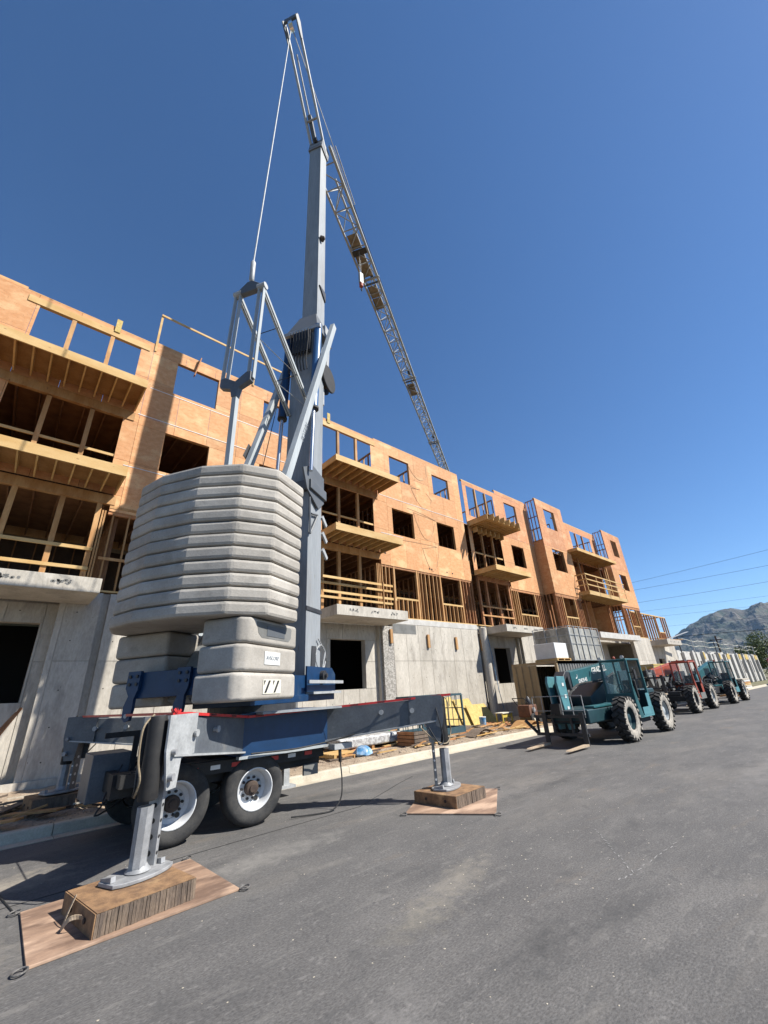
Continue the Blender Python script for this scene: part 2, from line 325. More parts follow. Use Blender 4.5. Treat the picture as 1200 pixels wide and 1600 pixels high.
# mountains
RID = [(-30, 2.0), (-15, 4.2), (-6, 7.0), (0, 7.4), (3, 6.8), (5.6, 6.17), (6.98, 5.89), (7.87, 5.57), (8.82, 5.92), (10.5, 5.79), (12.5, 4.92), (14, 3.94), (15.5, 2.88), (18, 1.9), (24, 1.2), (40, .8)]
def ridge(az):
    for (a, e), (b, f) in zip(RID[:-1], RID[1:]):
        if a <= az <= b: t = (az - a) / (b - a); return e + (f - e) * (t * t * (3 - 2 * t) * .5 + t * .5)
    return .8
vs = []; fs = []; NA, ND = 560, 60
for i in range(NA + 1):
    az = -30 + 70 * i / NA
    for j in range(ND + 1):
        d = 3000 + 3000 * j / ND; t = j / ND
        x = math.cos(R(az)) * d; y = math.sin(R(az)) * d
        top = 5200 * math.tan(R(ridge(az)))
        env = min(1, t / .733) ** 1.25 if t < .733 else 1 - (t - .733) * 1.6
        n = MN.fractal(Vector((x / 500, y / 500, 3)), .8, 2.1, 7) ; rg = 1 - abs(MN.noise(Vector((x / 300, y / 190, 7)))) * 2.6
        z = top * env * (1 + (.30 * n + .26 * (rg - .5)) * (1 - abs(env) ** 3 * .85)) + 14 * n * env
        vs.append((x, y, max(z, -5) - 3))
for i in range(NA):
    for j in range(ND): a = i * (ND + 1) + j; fs.append((a, a + ND + 1, a + ND + 2, a + 1))
mb = MB(); mb.add(vs, fs); mb.obj('mountain_ridge', 'mountain', origin=(0, 0, 0), kind='structure')

# ================================================================== APARTMENT BUILDING
F = 15.0
bd = thing('apartment_building', 'four storey apartment building in bare plywood and timber framing on a concrete ground floor', 'building', (0, F, 0))
bd['label'] = 'unfinished timber framed apartment building in orange plywood sheathing over a concrete ground floor'
def sub(rect, op):
    x0, x1, z0, z1 = rect; a, b, c, d = op
    if a >= x1 or b <= x0 or c >= z1 or d <= z0: return [rect]
    out = []
    if c > z0: out.append((x0, x1, z0, c))
    if d < z1: out.append((x0, x1, d, z1))
    zz0, zz1 = max(z0, c), min(z1, d)
    if a > x0: out.append((x0, a, zz0, zz1))
    if b < x1: out.append((b, x1, zz0, zz1))
    return out
def sheathe(x0, x1, rows, y, ops, m='ply', w_=1.22, parent=None, name='sheathing_panel', th=.012, gap=.005, off=0):
    parent = parent or bd; xs = [x0]; x = x0 + (w_ - off)
    while x < x1 - .25: xs.append(x); x += w_
    xs.append(x1)
    for za, zb in zip(rows[:-1], rows[1:]):
        for xa, xb in zip(xs[:-1], xs[1:]):
            rs = [(xa, xb, za, zb)]
            for op in ops: rs = [q for r in rs for q in sub(r, op)]
            for q in rs:
                if q[1] - q[0] < .04 or q[3] - q[2] < .04: continue
                d = rr(0, .004)
                B(q[0] + gap, q[1] - gap, y - th - d, y - d, q[2] + gap, q[3] - gap).obj(name, m, parent)
def stud(x, z0, z1, y=F, w_=.045, d=.14, m='lumber', name='stud'): return B(x - w_ / 2, x + w_ / 2, y + .002, y + d, z0, z1).obj(name, m, bd)
def framing(ops, y=F, m='lumber'):
    for a, b, c, d in ops:      # visible reveal of each opening: jambs, header and sill
        f = MB()
        f.box(a - .045, a - .002, y + .002, y + .14, c, d); f.box(b + .002, b + .045, y + .002, y + .14, c, d)
        f.box(a - .045, b + .045, y + .002, y + .14, d + .002, d + .09); f.box(a - .045, b + .045, y - .004, y + .15, c - .05, c - .002)
        f.obj('window_frame', m, bd)
ROW = [7.8, 9.75, 11.75, 13.5, 15.22]
# ---- left section (mirrors the right one about x=5.65)
opsL = [(-1.8, 1.32, 12.35, 14.83), (-1.85, 1.28, 8.72, 11.42), (2.7, 4.38, 13.25, 14.8), (2.7, 4.34, 9.7, 11.35), (6.5, 8.1, 13.2, 14.75), (6.5, 8.1, 9.7, 11.3),
        (9.75, 12.95, 12.35, 14.76), (9.75, 12.95, 8.72, 11.38), (14.31, 15.95, 9.64, 11.17), (14.35, 15.95, 13.08, 14.56), (17.98, 19.58, 9.62, 11.16), (18.02, 19.58, 13.06, 14.48)]
sheathe(-8.0, 20.72, ROW, F, opsL + [(-2.1, 1.5, 7.7, 8.4), (9.5, 13.3, 7.7, 8.4)])
framing([o for o in opsL if o[1] - o[0] < 2])
for x0, x1, zt in ((-8, -2.25, 15.36), (-2.25, 1.75, 15.28), (1.75, 9.7, 15.40), (9.7, 13.2, 15.26), (13.2, 20.72, 15.34)):
    B(x0, x1 - .004, F + .001, F + .14, 15.222, zt).obj('top_plate', 'beam', bd)
    B(x0 + .004, x1 - .008, F - .010, F, 15.225, zt - .03).obj('sheathing_panel', 'ply', bd)
# posts in the balcony openings
for x in (-.82, .37, 10.74, 11.93):
    for z0, z1 in ((12.2, 14.83), (8.72, 11.42)):
        B(x - .065, x + .065, F - .02, F + .12, z0, z1 - .04).obj('post', 'lumber', bd)
for a, b in ((-1.85, 1.32), (9.72, 12.98)):
    B(a - .3, b + .3, F - .045, F + .1, 14.79, 15.06).obj('header', 'beam', bd)
    B(a - .3, b + .3, F - .05, F + .1, 11.42, 11.76).obj('header', 'lumber', bd)
    B(a - .3, b + .3, F - .05, F + .1, 8.02, 8.34).obj('header', 'lumber', bd)
    B(a, b, F + .02, F + .06, 9.82, 9.91).obj('rail', 'beam', bd)
# ---- low storey framing
def low_bay(xs, y=F, z0=5.17, z1=7.80, m='lumber', w_=.045):
    for x in xs: stud(x, z0 + .04, z1, y, w_, m=m)
def low_window(a, b, sill=6.12, y=F, m='lumber', z0=5.17, z1=7.8, n=5):
    B(a, b, y + .001, y + .14, sill, sill + .09).obj('sill', 'beam', bd)
    for i in range(n): stud(a + (i + .5) * (b - a) / n, z0 + .04, sill, y, m=m)
    for x in (a - .05, b + .05): stud(x, z0 + .04, z1, y, .10, m=m)
for a, b in ((-8, 20.7),):
    for c, d in ((a, 1.6), (1.61, 9.4), (9.41, 13.3), (13.31, b)): B(c, d, F, F + .14, 5.155, 5.205).obj('bottom_plate', 'beam', bd)
    for c, d in ((1.5, 9.5), (13.3, b)): B(c, d, F + .015, F + .13, 7.70, 8.0).obj('header', 'lumber_red', bd)
low_bay([1.35, 1.42, 1.66, 2.12, 2.6]); low_window(2.75, 4.3); low_bay([4.8, 5.2, 5.6, 6.0]); low_window(6.6, 8.2); low_bay([8.7, 9.1, 9.5])
for a in (-.9, .25, 1.22, 9.8, 10.72, 11.95): B(a - .07, a + .07, F - .01, F + .13, 5.2, 8.02).obj('post', 'lumber', bd)
for a, b in ((-2.2, 1.3), (9.3, 13.9)):
    for z in (6.38, 5.76): B(a, b, F - .06, F - .012, z, z + .10).obj('rail', 'beam', bd)
B(9.3, 13.4, 14.2, 14.24, 6.42, 6.52).obj('rail', 'beam', bd); B(9.3, 13.5, 14.2, 14.24, 5.80, 5.9).obj('rail', 'beam', bd)
for x in (12.6, 13.3): B(x, x + .05, 14.15, 14.2, 5.16, 6.6).obj('post', 'lumber', bd)
for z in (6.15, 7.9): B(1.5, 2.5, F - .03, F - .003, z, z + .09).obj('rail', 'lumber', bd)
low_bay([13.02, 13.12, 13.22, 13.36, 13.6, 13.84]); low_window(14.22, 15.80); low_bay([15.98, 16.2, 16.5, 16.82, 17.15, 17.45]); low_window(17.8, 19.50); low_bay([19.8, 20.1, 20.4, 20.62], m='lumber_red')
low_bay([20.85, 21.0, 21.12], y=15.3, z1=15.0, m='lumber_red')
for a, b in ((5.2, 8.4), (8.41, 11.7), (11.71, 15.0)): B(20.74, 21.11, 15.5, 15.52, a, b).obj('recess_shade', 'in_wood_shaded', bd)  # backing in darkened wood, painting the shade of the narrow recess
B(13.75, 15.3, 14.893, 14.897, 4.40, 4.84).obj('membrane_patch', 'grey_box', bd)
# ---- section C
opsC = [(21.52, 24.72, 12.45, 14.72), (21.5, 24.75, 8.7, 11.40), (26.14, 27.72, 13.15, 14.66), (26.1, 27.72, 9.62, 11.2), (21.1, 25.1, 7.5, 8.3)]
sheathe(21.12, 29.45, [7.86, 9.75, 11.75], F, opsC)
sheathe(21.12, 29.45, [11.754, 13.5, 15.05], F, opsC, 'ply_red')
sheathe(25.07, 29.45, [15.055, 15.36], F, [], 'ply_red')
framing(opsC[2:4])
B(21.12, 25.06, F + .001, F + .14, 15.055, 15.12).obj('top_plate', 'beam', bd)
B(25.07, 29.2, F + .001, F + .14, 15.365, 15.42).obj('top_plate', 'beam', bd)
for x in (22.55, 23.75):
    for z0, z1 in ((12.2, 14.72), (8.7, 11.4)): B(x - .06, x + .06, F - .02, F + .12, z0, z1).obj('post', 'lumber', bd)
B(21.3, 24.9, F - .05, F + .1, 11.41, 11.70).obj('header', 'lumber', bd); B(21.3, 24.9, F - .05, F + .1, 8.02, 8.32).obj('header', 'lumber_red', bd)
B(21.5, 24.7, F + .02, F + .06, 9.8, 9.9).obj('rail', 'beam', bd)
for x in (21.4, 22.2, 23.4, 24.75): B(x - .07, x + .07, F - .01, F + .13, 5.2, 8.02).obj('post', 'lumber_red', bd)
for z in (6.3, 5.75): B(21.3, 24.8, F - .05, F - .012, z, z + .09).obj('rail', 'lumber', bd)
low_bay([25.0, 25.3, 25.55], m='lumber'); low_window(25.85, 28.0, n=6); low_bay([28.3, 28.55, 28.8, 29.1, 29.35], m='lumber_red')
B(20.8, 29.4, F, F + .14, 5.155, 5.205).obj('bottom_plate', 'beam', bd); B(25, 29.4, F + .015, F + .13, 7.72, 7.98).obj('header', 'lumber_red', bd)
# ---- towers that stand proud of the wall
def tower(xa, xb, win_t, win_m, zt, zb):
    y = 14.13
    sheathe(xa, xb, [zb, 9.7, 11.6], y, [win_t, win_m]); sheathe(xa, xb, [11.604, 13.4, zt], y, [win_t, win_m], 'ply_red'); framing([win_t, win_m], y)
    B(xa, xb, y + .001, y + .14, zt + .004, zt + .06).obj('top_plate', 'beam', bd)
    for za, zc in ((zb, 9.9), (9.904, 12.0)): B(xa, xa + .012, y + .002, F - .016, za, zc - .004).obj('sheathing_panel', 'ply', bd)
    for za, zc in ((zb, 9.9), (9.904, 12.0), (12.004, zt)): B(xb - .012, xb, y + .002, F - .016, za, zc - .004).obj('sheathing_panel', 'ply', bd)
    for yy in (14.16, 14.43, 14.72, 14.93): B(xa, xa + .08, yy, yy + .045, 12.0, zt - .05).obj('stud', 'lumber_red', bd)
    for z in (12.02, 14.0, zt - .1): B(xa, xa + .08, 14.16, F - .02, z, z + .05).obj('rail', 'lumber_red', bd)
    B(xa, xb, y, y + .14, 5.155, 5.205).obj('bottom_plate', 'beam', bd)
    B(xa, xb, y + .015, y + .13, zb - .22, zb - .004).obj('header', 'lumber_red', bd)
    a, b = win_m[0], win_m[1]
    low_bay([xa + .05, xa + .2, xa + .45, xa + .75], y, m='lumber_red'); low_window(a, b, y=y, n=5); low_bay([b + .3, b + .55, b + .8, b + 1.05], y, m='lumber_red')
    for yy in (14.3, 14.6, 14.85): B(xa, xa + .14, yy, yy + .045, 5.2, zb).obj('stud', 'lumber_red', bd)
tower(29.45, 33.8, (30.6, 32.35, 13.25, 14.93), (30.55, 32.4, 9.7, 11.45), 15.55, 7.83)
tower(42.1, 46.5, (43.85, 45.25, 13.05, 14.75), (43.6, 45.3, 9.6, 11.15), 15.45, 7.98)
# ---- section D between the towers
opsD = [(34.5, 35.7, 12.6, 14.6), (36.7, 40.9, 12.5, 14.52), (33.9, 42.0, 8.4, 11.5)]
sheathe(33.8, 42.1, [8.3, 9.9, 11.75, 13.5, 15.15], F, opsD, 'ply_red'); framing(opsD[:1])
for x in (37.9, 39.3): B(x - .06, x + .06, F - .02, F + .12, 12.3, 14.52).obj('post', 'lumber_red', bd)
B(33.8, 42.1, F + .001, F + .14, 15.155, 15.22).obj('top_plate', 'beam', bd)
for x in (35.6, 39.8, 41.0, 41.5): B(x - .06, x + .06, F - .6, F - .48, 8.4, 11.55).obj('post', 'lumber', bd)
for x in (36.4, 41.0, 41.3, 41.6, 41.9): B(x - .05, x + .05, F, F + .13, 5.2, 8.1).obj('post', 'lumber_red', bd)
for x in (33.9, 38.0, 41.9):
    B(x, x + .02, F + .1, 18.0, 8.5, 11.6).obj('partition', 'ply_red', bd); B(x - .3, x - .28, F + .1, 18.0, 5.2, 8.1).obj('partition', 'ply', bd)
B(33.8, 42.0, 17.6, 17.62, 5.2, 11.6).obj('partition', 'ply_raw', bd)
# ---- one storey end
B(46.5, 57.0, F, F + .14, 5.155, 5.205).obj('bottom_plate', 'beam', bd); B(46.5, 57.0, F, F + .14, 7.85, 7.95).obj('top_plate', 'beam', bd)
x = 46.7
while x < 57.1:
    if not 53.6 < x < 55.6: stud(x, 5.2, 7.85, m='lumber_red' if rr(0, 1) < .6 else 'lumber')
    x += .41 if x < 48.5 else .75
low_window(53.7, 55.5, m='lumber_red', z1=7.85)
for i in range(3): B(49 + i * 3, 49.09 + i * 3, F + .15, 18.5, 7.8, 7.9).obj('top_plate', 'lumber', bd)
# ---- balconies
def balcony(xa, xb, zb, zt, yf=13.3, fascia=True, n=9):
    dk = B(xa, xb, yf + .05, F - .021, zt - .022, zt).obj('balcony', 'ply_raw', bd)
    if fascia: B(xa - .003, xb + .003, yf, yf + .045, zb - .01, zt + .004).obj('fascia', 'beam', dk)
    for x in (xa, xb - .045): B(x, x + .045, yf + .048, F - .056, zb, zt - .024).obj('side_beam', 'beam', dk)
    for i in range(1, n):
        x = xa + (xb - xa) * i / n
        B(x - .022, x + .022, yf + (.048 if fascia else -.25 * (i % 2)), F - .056, zt - .27 if fascia else zb, zt - .024).obj('joist', 'beam', dk)
    return dk
balcony(-2.28, 1.59, 11.80, 12.10); balcony(-2.28, 1.57, 8.36, 8.67)
balcony(9.40, 13.34, 11.74, 12.03); balcony(9.36, 13.28, 8.30, 8.61)
dk = balcony(21.12, 24.98, 11.55, 11.90, 13.35, False, 13); balcony(21.0, 24.98, 8.22, 8.52)
for i in range(7): B(21.5 + i * .5, 21.55 + i * .5, 14.55, 14.9, 11.15, 11.50).obj('joist', 'beam', dk)
balcony(33.3, 41.2, 11.58, 11.82, n=15)
bl = balcony(33.5, 41.4, 8.0, 8.3, n=15)
for z in (8.72, 9.15, 9.58): B(33.5, 41.4, 13.27, 13.30, z, z + .09).obj('rail', 'beam', bl); B(33.47, 33.5, 13.3, 14.9, z, z + .09).obj('rail', 'beam', bl)
for x in (33.5, 35.5, 37.4, 37.6, 39.5, 41.3): B(x, x + .06, 13.30, 13.34, 8.0, 9.7).obj('rail_post', 'beam', bl)
# ---- floors, joists, interior
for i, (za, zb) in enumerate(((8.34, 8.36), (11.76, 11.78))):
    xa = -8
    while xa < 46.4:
        xb = min(xa + 4.88, 46.45); B(xa, xb - .005, F + .16, 24, za, zb).obj('floor_deck', 'in_wood_shaded', bd); xa += 4.88
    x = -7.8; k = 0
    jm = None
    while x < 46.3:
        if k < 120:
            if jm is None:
                jo = B(x, x + .045, F + .17, 19.6, za - .30, za - .004).obj('joist', 'in_wood_shaded', bd); jm = jo
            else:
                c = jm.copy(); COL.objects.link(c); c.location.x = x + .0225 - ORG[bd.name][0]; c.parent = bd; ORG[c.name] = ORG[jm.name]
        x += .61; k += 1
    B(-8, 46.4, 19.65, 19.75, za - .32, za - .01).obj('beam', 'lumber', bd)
def partition(x, z0, z1, y0=F + .25, y1=21, skin=False, m='lumber'):
    p = MB(); y = y0
    while y < y1: p.box(x, x + .09, y, y + .04, z0, z1); y += .41
    p.box(x, x + .09, y0, y1, z1, z1 + .08)
    if skin: p.box(x + .1, x + .11, y0, y1, z0, z1)
    p.obj('partition', m, bd)
for x in (-2.3, 1.75, 5.65, 9.3, 13.4, 17.0, 20.6, 25.2, 29.3, 33.7, 42.2, 46.3):
    partition(x, 5.2, 7.95, m='in_wood_shaded'); partition(x, 8.4, 11.3, m='in_wood_shaded')
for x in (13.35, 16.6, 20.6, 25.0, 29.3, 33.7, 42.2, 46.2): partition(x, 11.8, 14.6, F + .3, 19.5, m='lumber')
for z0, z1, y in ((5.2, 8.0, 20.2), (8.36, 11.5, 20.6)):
    B(-8, 46.4, y, y + .02, z0, z1).obj('partition', 'dark_wood', bd)  # back partition coloured dark to imitate the unlit interior
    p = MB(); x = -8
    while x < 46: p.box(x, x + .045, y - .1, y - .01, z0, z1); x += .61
    p.obj('partition', 'in_wood_shaded', bd)
p = MB(); x = 9.6
while x < 46: p.box(x, x + .045, 19.4, 19.5, 11.8, 14.5); x += .61
p.box(9.6, 46, 19.4, 19.5, 14.5, 14.6); p.obj('partition', 'lumber', bd)
# roof edge guard rail
B(1.76, 1.84, F - .05, F - .012, 14.9, 16.85).obj('rail_post', 'beam', bd)
B(5.86, 5.94, F - .05, F - .012, 15.3, 16.95).obj('rail_post', 'beam', bd); B(9.0, 9.08, F - .05, F - .012, 15.3, 16.95).obj('rail_post', 'beam', bd)
B(1.76, 9.3, F - .09, F - .052, 16.80, 16.89).obj('guard_rail', 'beam', bd)
for x in (.45, 10.1): B(x - .09, x + .09, F - .08, F - .05, 15.0, 15.62).obj('cleat', 'osb', bd)
MB().bar((3.5, 14.9, 15.45), (3.35, 14.93, 14.45), .16, .04, (1, 0, 0)).obj('cleat', 'lumber_red', bd)
# balustrade of the storey floor line: light tape lines across the sheathing
for z, a, b in ((11.78, 1.7, 9.3), (9.56, 1.6, 8.8), (13.1, 1.9, 9.3), (11.76, 13.4, 20.7), (9.52, 13.4, 15.0)):
    B(a, b, F - .024, F - .018, z, z + .025).obj('flashing_strip', 'white', bd)
# service holes
for x, z in ((13.55, 8.45), (13.62, 8.43), (16.9, 8.05), (17.1, 8.05), (18.4, 8.05), (18.9, 8.05)):
    MB().lathe((x, F - .02, z), (0, 1, 0), [(.05, 0), (.05, .003)], 12).obj('service_hole', 'inside_shade', bd)

# ================================================================== CONCRETE STOREY (part of the building)
def cwall(x0, x1, y, z0, z1, ops=(), w_=.86, zr=3.15, m='concrete', th=.25):
    rows = [z0, zr, z1] if z0 < zr < z1 else [z0, z1]
    sheathe(x0, x1, rows, y, list(ops), m, w_, name='concrete_panel', th=.03, gap=.007)
    th_ = MB()
    xx = x0 + .3
    while xx < x1 - .1:
        for zz in (.7, 1.5, 2.4, 3.7, 4.5):
            if z0 < zz < z1 and not any(a < xx < b and c < zz < d for a, b, c, d in ops): th_.lathe((xx + rr(-.01, .01), y - .0345, zz), (0, 1, 0), [(.017, 0), (.015, .002)], 8)
        xx += .86
    if th_.v: th_.obj('tie_hole', 'inside_shade', bd, kind='stuff')
    for rct in [q for q in sub((x0, x1, z0, z1), ops[0])] if ops else [(x0, x1, z0, z1)]:
        B(rct[0], rct[1], y + .001, y + th, rct[2], rct[3]).obj('concrete_wall', m, bd)
cwall(-8, .98, 15.28, .05, 4.74, [(-1.35, .55, 2.14, 4.18)])
cwall(1.0, 1.86, 15.03, .05, 5.12); B(.86, 1.0, 15.0, 15.3, .05, 4.8).obj('concrete_wall', 'concrete', bd)
cwall(2.05, 9.3, 15.03, .05, 5.12, [(6.3, 8.1, 2.1, 4.1)]); B(1.86, 2.05, 15.12, 15.3, .05, 5.12).obj('concrete_wall', 'concrete', bd)
cwall(9.3, 12.97, 15.28, .05, 4.74, [(10.37, 12.27, 2.04, 4.08)])
B(12.97, 13.07, 15.05, 15.4, .05, 4.74).obj('concrete_wall', 'concrete', bd)
B(13.07, 13.72, 14.90, 15.2, .05, 4.72).obj('concrete_wall', 'concrete_rough', bd)
cwall(13.73, 20.4, 14.93, .05, 4.86)
B(13.1, 20.4, 14.89, 15.12, 4.865, 5.14).obj('concrete_beam', 'concrete_pale', bd)
MB().lathe((20.72, 14.75, .05), (0, 0, 1), [(.24, 0), (.22, 4.9)], 20).obj('column', 'concrete', bd, smooth=True)
cwall(20.95, 24.88, 15.28, .05, 4.64, [(22.3, 24.0, 1.93, 3.94)]); cwall(20.9, 21.3, 15.0, .05, 1.0, w_=.5)
B(24.88, 24.98, 15.05, 15.4, .05, 4.7).obj('concrete_wall', 'concrete', bd)
cwall(25.0, 29.4, 14.93, .05, 5.14)
cwall(29.42, 33.8, 14.10, .05, 5.14)
B(33.8, 42.1, 13.4, 14.4, 4.72, 5.15).obj('concrete_beam', 'concrete_pale', bd)
cwall(33.8, 42.1, 16.4, .05, 5.1, [(37.6, 39.0, 1.6, 3.6)], m='concrete'); cwall(42.12, 46.5, 14.1, .05, 5.14); cwall(46.52, 57, 15.0, .05, 5.14, [(50.5, 52.3, 1.6, 3.4)])
def slab(x0, x1, zb, zt, yf=13.3):
    s = B(x0, x1, yf, 15.02, zb, zt).obj('concrete_slab', 'concrete', bd, bevel=.012)
    k = MB()
    for c in range(3):                                  # rough honeycombed scars on the slab edge
        cx = x0 + (x1 - x0) * (.22 + .28 * c)
        for _ in range(16):
            a = cx + rr(-.22, .22); z = zb + (zt - zb) * rr(.42, .66); r_ = rr(.015, .04)
            k.lathe((a, yf - .004, z), (0, 1, 0), [(r_, 0), (r_ * .8, .003)], 7)
    k.obj('concrete_scar', 'grey_box', s, kind='stuff')
    return s
slab(-2.35, 1.55, 4.74, 5.14); slab(9.36, 13.24, 4.72, 5.13); slab(21.0, 25.05, 4.60, 5.0); slab(49, 53.5, 4.6, 5.1)
B(-8, 46.4, 15.3, 24, 4.75, 5.15).obj('concrete_slab', 'concrete', bd)
B(-8, 57, 19.5, 19.6, .05, 4.7).obj('concrete_wall', 'inside_shade', bd); B(46.4, 57, 15.2, 24, 4.75, 5.15).obj('concrete_slab', 'concrete', bd)  # back wall coloured near black in place of ground floor shade
for x in (1.0, 9.3, 20.9, 33.8, 46.4, 57): B(x, x + .2, 15.4, 19.5, .05, 4.74).obj('concrete_wall', 'concrete', bd)
# timber cleats on the concrete
for x, z in ((13.55, 4.25), (16.1, 4.1), (18.3, 4.05), (20.55, 4.0)): B(x - .07, x + .07, 14.80, 14.885, z - .32, z + .32).obj('cleat', 'lumber', bd)
B(26.7, 26.95, 14.80, 14.885, 3.6, 4.3).obj('cleat', 'lumber', bd)
B(-2, 9, 14.93, 15.0, .05, .32).obj('footing', 'concrete', bd)

# ================================================================== FAR PODIUM
pd = thing('concrete_podium', 'low white concrete podium of pilasters beyond the apartment building with rope rails on its deck', 'building', (80, 15, 0))
x = 57.2
k = 0
while x < 104:
    wd = (1.6, .9, 2.6, .8, 2.0)[k % 5]; y = (15.0, 14.7, 15.0, 14.7, 15.1)[k % 5]
    B(x, x + wd - .25, y, y + .3, 0, 4.1 + (.25 if k % 3 == 0 else 0)).obj('concrete_wall', 'concrete_pale', pd)
    B(x + wd - .24, x + wd, y + .5, y + .6, 0, 4.0).obj('recess', 'inside_shade' if k % 2 else 'grey_box', pd)  # recess back given a dark colour in place of its shade
    if k % 8 in (3, 6) and x > 66: B(x, x + wd - .25, 14.66, 14.69, 3.4, 4.2).obj('plywood_sheet', 'osb', pd)
    if k % 3 == 2: B(x + .5, x + 1.2, y - .004, y, 1.4, 3.2).obj('opening_shade', 'inside_shade', pd)  # dark sheet on the wall face painting a shaded opening
    x += wd + .02; k += 1
for i in range(6): B(57.2 + i * 8, 65.1 + i * 8, 15.35, 24, 4.1, 4.3 + (.15 if i == 2 else 0)).obj('deck_slab', 'concrete_pale', pd)
for z in (4.9, 5.5):
    m_ = MB(); q = []
    for i in range(30): x = 57.5 + i * 1.6; q.append((x, 14.6, z + .12 * math.sin(i * 1.3) * (1 if i % 3 else .2)))
    m_.path(q, .028, 5); m_.obj('rope_rail', 'cream', pd)
for i in range(9): B(57.6 + i * 5.4, 57.68 + i * 5.4, 14.55, 14.65, 4.05, 5.7).obj('rail_post', 'galv' if i % 3 else 'dark_metal', pd)
bw = thing('timber_boards', 'loose boards sticking out over the end of the framed storey', 'boards', (57, 14.6, 5.2))
MB().bar((54.5, 14.8, 5.4), (59.5, 13.9, 6.3), .3, .05).obj('board', 'galv', bw); MB().bar((50, 14.4, 5.25), (56, 13.8, 5.28), .25, .05).obj('board', 'lumber', bw)
# ================================================================== MOBILE TOWER CRANE
S0 = Vector((4.0, 8.65, 0)); AU = Vector((math.cos(R(31)), math.sin(R(31)), 0)); AW = Vector((math.sin(R(31)), -math.cos(R(31)), 0)); UP = Vector((0, 0, 1))
def P(s, w_, z): return S0 + AU * s + AW * w_ + UP * z
cr = thing('tower_crane', 'tall pale blue and grey mobile tower crane on a wheeled trailer with stacked concrete ballast', 'crane', (4.0, 8.65, 0))
def CP(poly, z0, z1):
    return MB().prism(poly, z0, z1, O=S0, U=AU, V=AW)
# ballast slabs
half = [(-2.80, .43), (-2.58, 1.15), (-2.12, 1.62), (-1.22, 1.66)]
for k in range(12):
    z = 3.07 + k * .229; sh = .010 * k; dx = rr(-.012, .012); dw = rr(-.012, .012)
    poly = [(a + sh + dx, b + dw) for a, b in half] + [(a + sh + dx, -b + dw) for a, b in half[::-1]]
    o = CP(poly, z, z + .217).obj('ballast_slab', 'ballast', cr, bevel=.055, seg=2, flat=True)
mk = CP([(-2.79 + .1, -.1), (-2.79 + .1, .1), (-2.7, .1), (-2.7, -.1)], 3.0, 3.02)
# lower blocks
def block(s0, s1, w0, w1, z0, z1, notch=False):
    sg = 1 if w1 > 0 else -1
    poly = [(s0, w0), (s0 + .01, w1 - .13 * sg), (s0 + .14, w1), (s1, w1), (s1, w0)]
    o = CP(poly, z0, z1).obj('counterweight_block', 'ballast', cr, bevel=.06, seg=3); return o
for k in range(3):
    z = 1.84 + k * .41; block(-2.50 + .04 * k, -.85, .62, 1.43, z, z + .40); block(-1.88 - .02 * k, -.5, -.5, -1.78, z, z + .40)
# flat grey panels standing in for a recess's shadow in the topmost near block, and the two sign plates
def panel(s0, s1, wf, z0, z1, m, name, d=.006, parent=None):
    return CP([(s0, wf), (s1, wf), (s1, wf + d), (s0, wf + d)], z0, z1).obj(name, m, parent or cr)
MB().prism([(-2.15, 3.0), (-2.08, 2.82), (-1.98, 2.76), (-1.16, 2.76), (-1.08, 2.82), (-1.06, 2.97), (-1.1, 3.0)], 1.428, 1.434, O=S0, U=AU, V=UP, Wd=AW).obj('recess_shade', 'grey_box', cr)
MB().prism([(-1.85, 2.8), (-1.3, 2.8), (-1.3, 2.96), (-1.85, 2.96)], 1.434, 1.440, O=S0, U=AU, V=UP, Wd=AW).obj('recess_shade', 'mast_grey', cr)
g = panel(-1.88, -1.42, 1.433, 2.36, 2.56, 'white', 'sign_plate')
text('AVSCORP', .085, P(-1.65, 1.443, 2.46), AU, UP, 'ink_grey', 'lettering', g, .001)
g = panel(-1.88, -1.36, 1.433, 1.93, 2.14, 'cream', 'hazard_plate')
for a in (-1.86, -1.60):
    MB().prism([(a + .02, 1.945), (a + .075, 1.945), (a + .19, 2.125), (a + .135, 2.125)], 1.4395, 1.442, O=S0, U=AU, V=UP, Wd=AW).obj('stripe', 'ink', g)
    MB().prism([(a + .0, 2.125), (a + .05, 2.125), (a + .0, 2.05)], 1.4395, 1.442, O=S0, U=AU, V=UP, Wd=AW).obj('stripe', 'ink', g)
# blue rear frame with hanging lugs
CP([(-2.12, -.95), (-2.12, .60), (-1.92, .60), (-1.92, -.95)], 1.98, 2.38).obj('rear_frame', 'blue', cr, bevel=.01)
def lug(wc):
    poly = [(-.13, 2.40), (.13, 2.40), (.12, 2.12), (.06, 1.98), (.06, 1.82), (.03, 1.66), (-.05, 1.64), (-.12, 1.70), (-.13, 1.86), (-.06, 2.02), (-.14, 2.14)]
    o = MB().prism([(a + wc, b) for a, b in poly], -2.18, -2.125, O=S0, U=AW, V=UP, Wd=AU).obj('lug_plate', 'blue', cr)
    m_ = MB()
    for a, b in ((-.07, 2.32), (-.07, 2.2), (.07, 2.32), (.07, 2.2)): m_.lathe(P(-2.20, a + wc, b), AU, [(.026, 0), (.026, .03)], 10)
    m_.obj('bolt', 'dark_metal', o, kind='stuff')
    MB().lathe(P(-2.19, wc - .04, 1.73), AU, [(.034, 0), (.034, .012)], 12).obj('pin', 'galv', o)
lug(-.84); lug(.16)
MB().bar(P(-1.7, -.3, 1.9), P(-1.0, -.3, 3.05), .12, .45, AW).obj('inclined_plate', 'galv', cr)
MB().bar(P(-1.8, .25, 1.9), P(-1.1, .25, 3.05), .10, .40, AW).obj('inclined_plate', 'blue', cr)
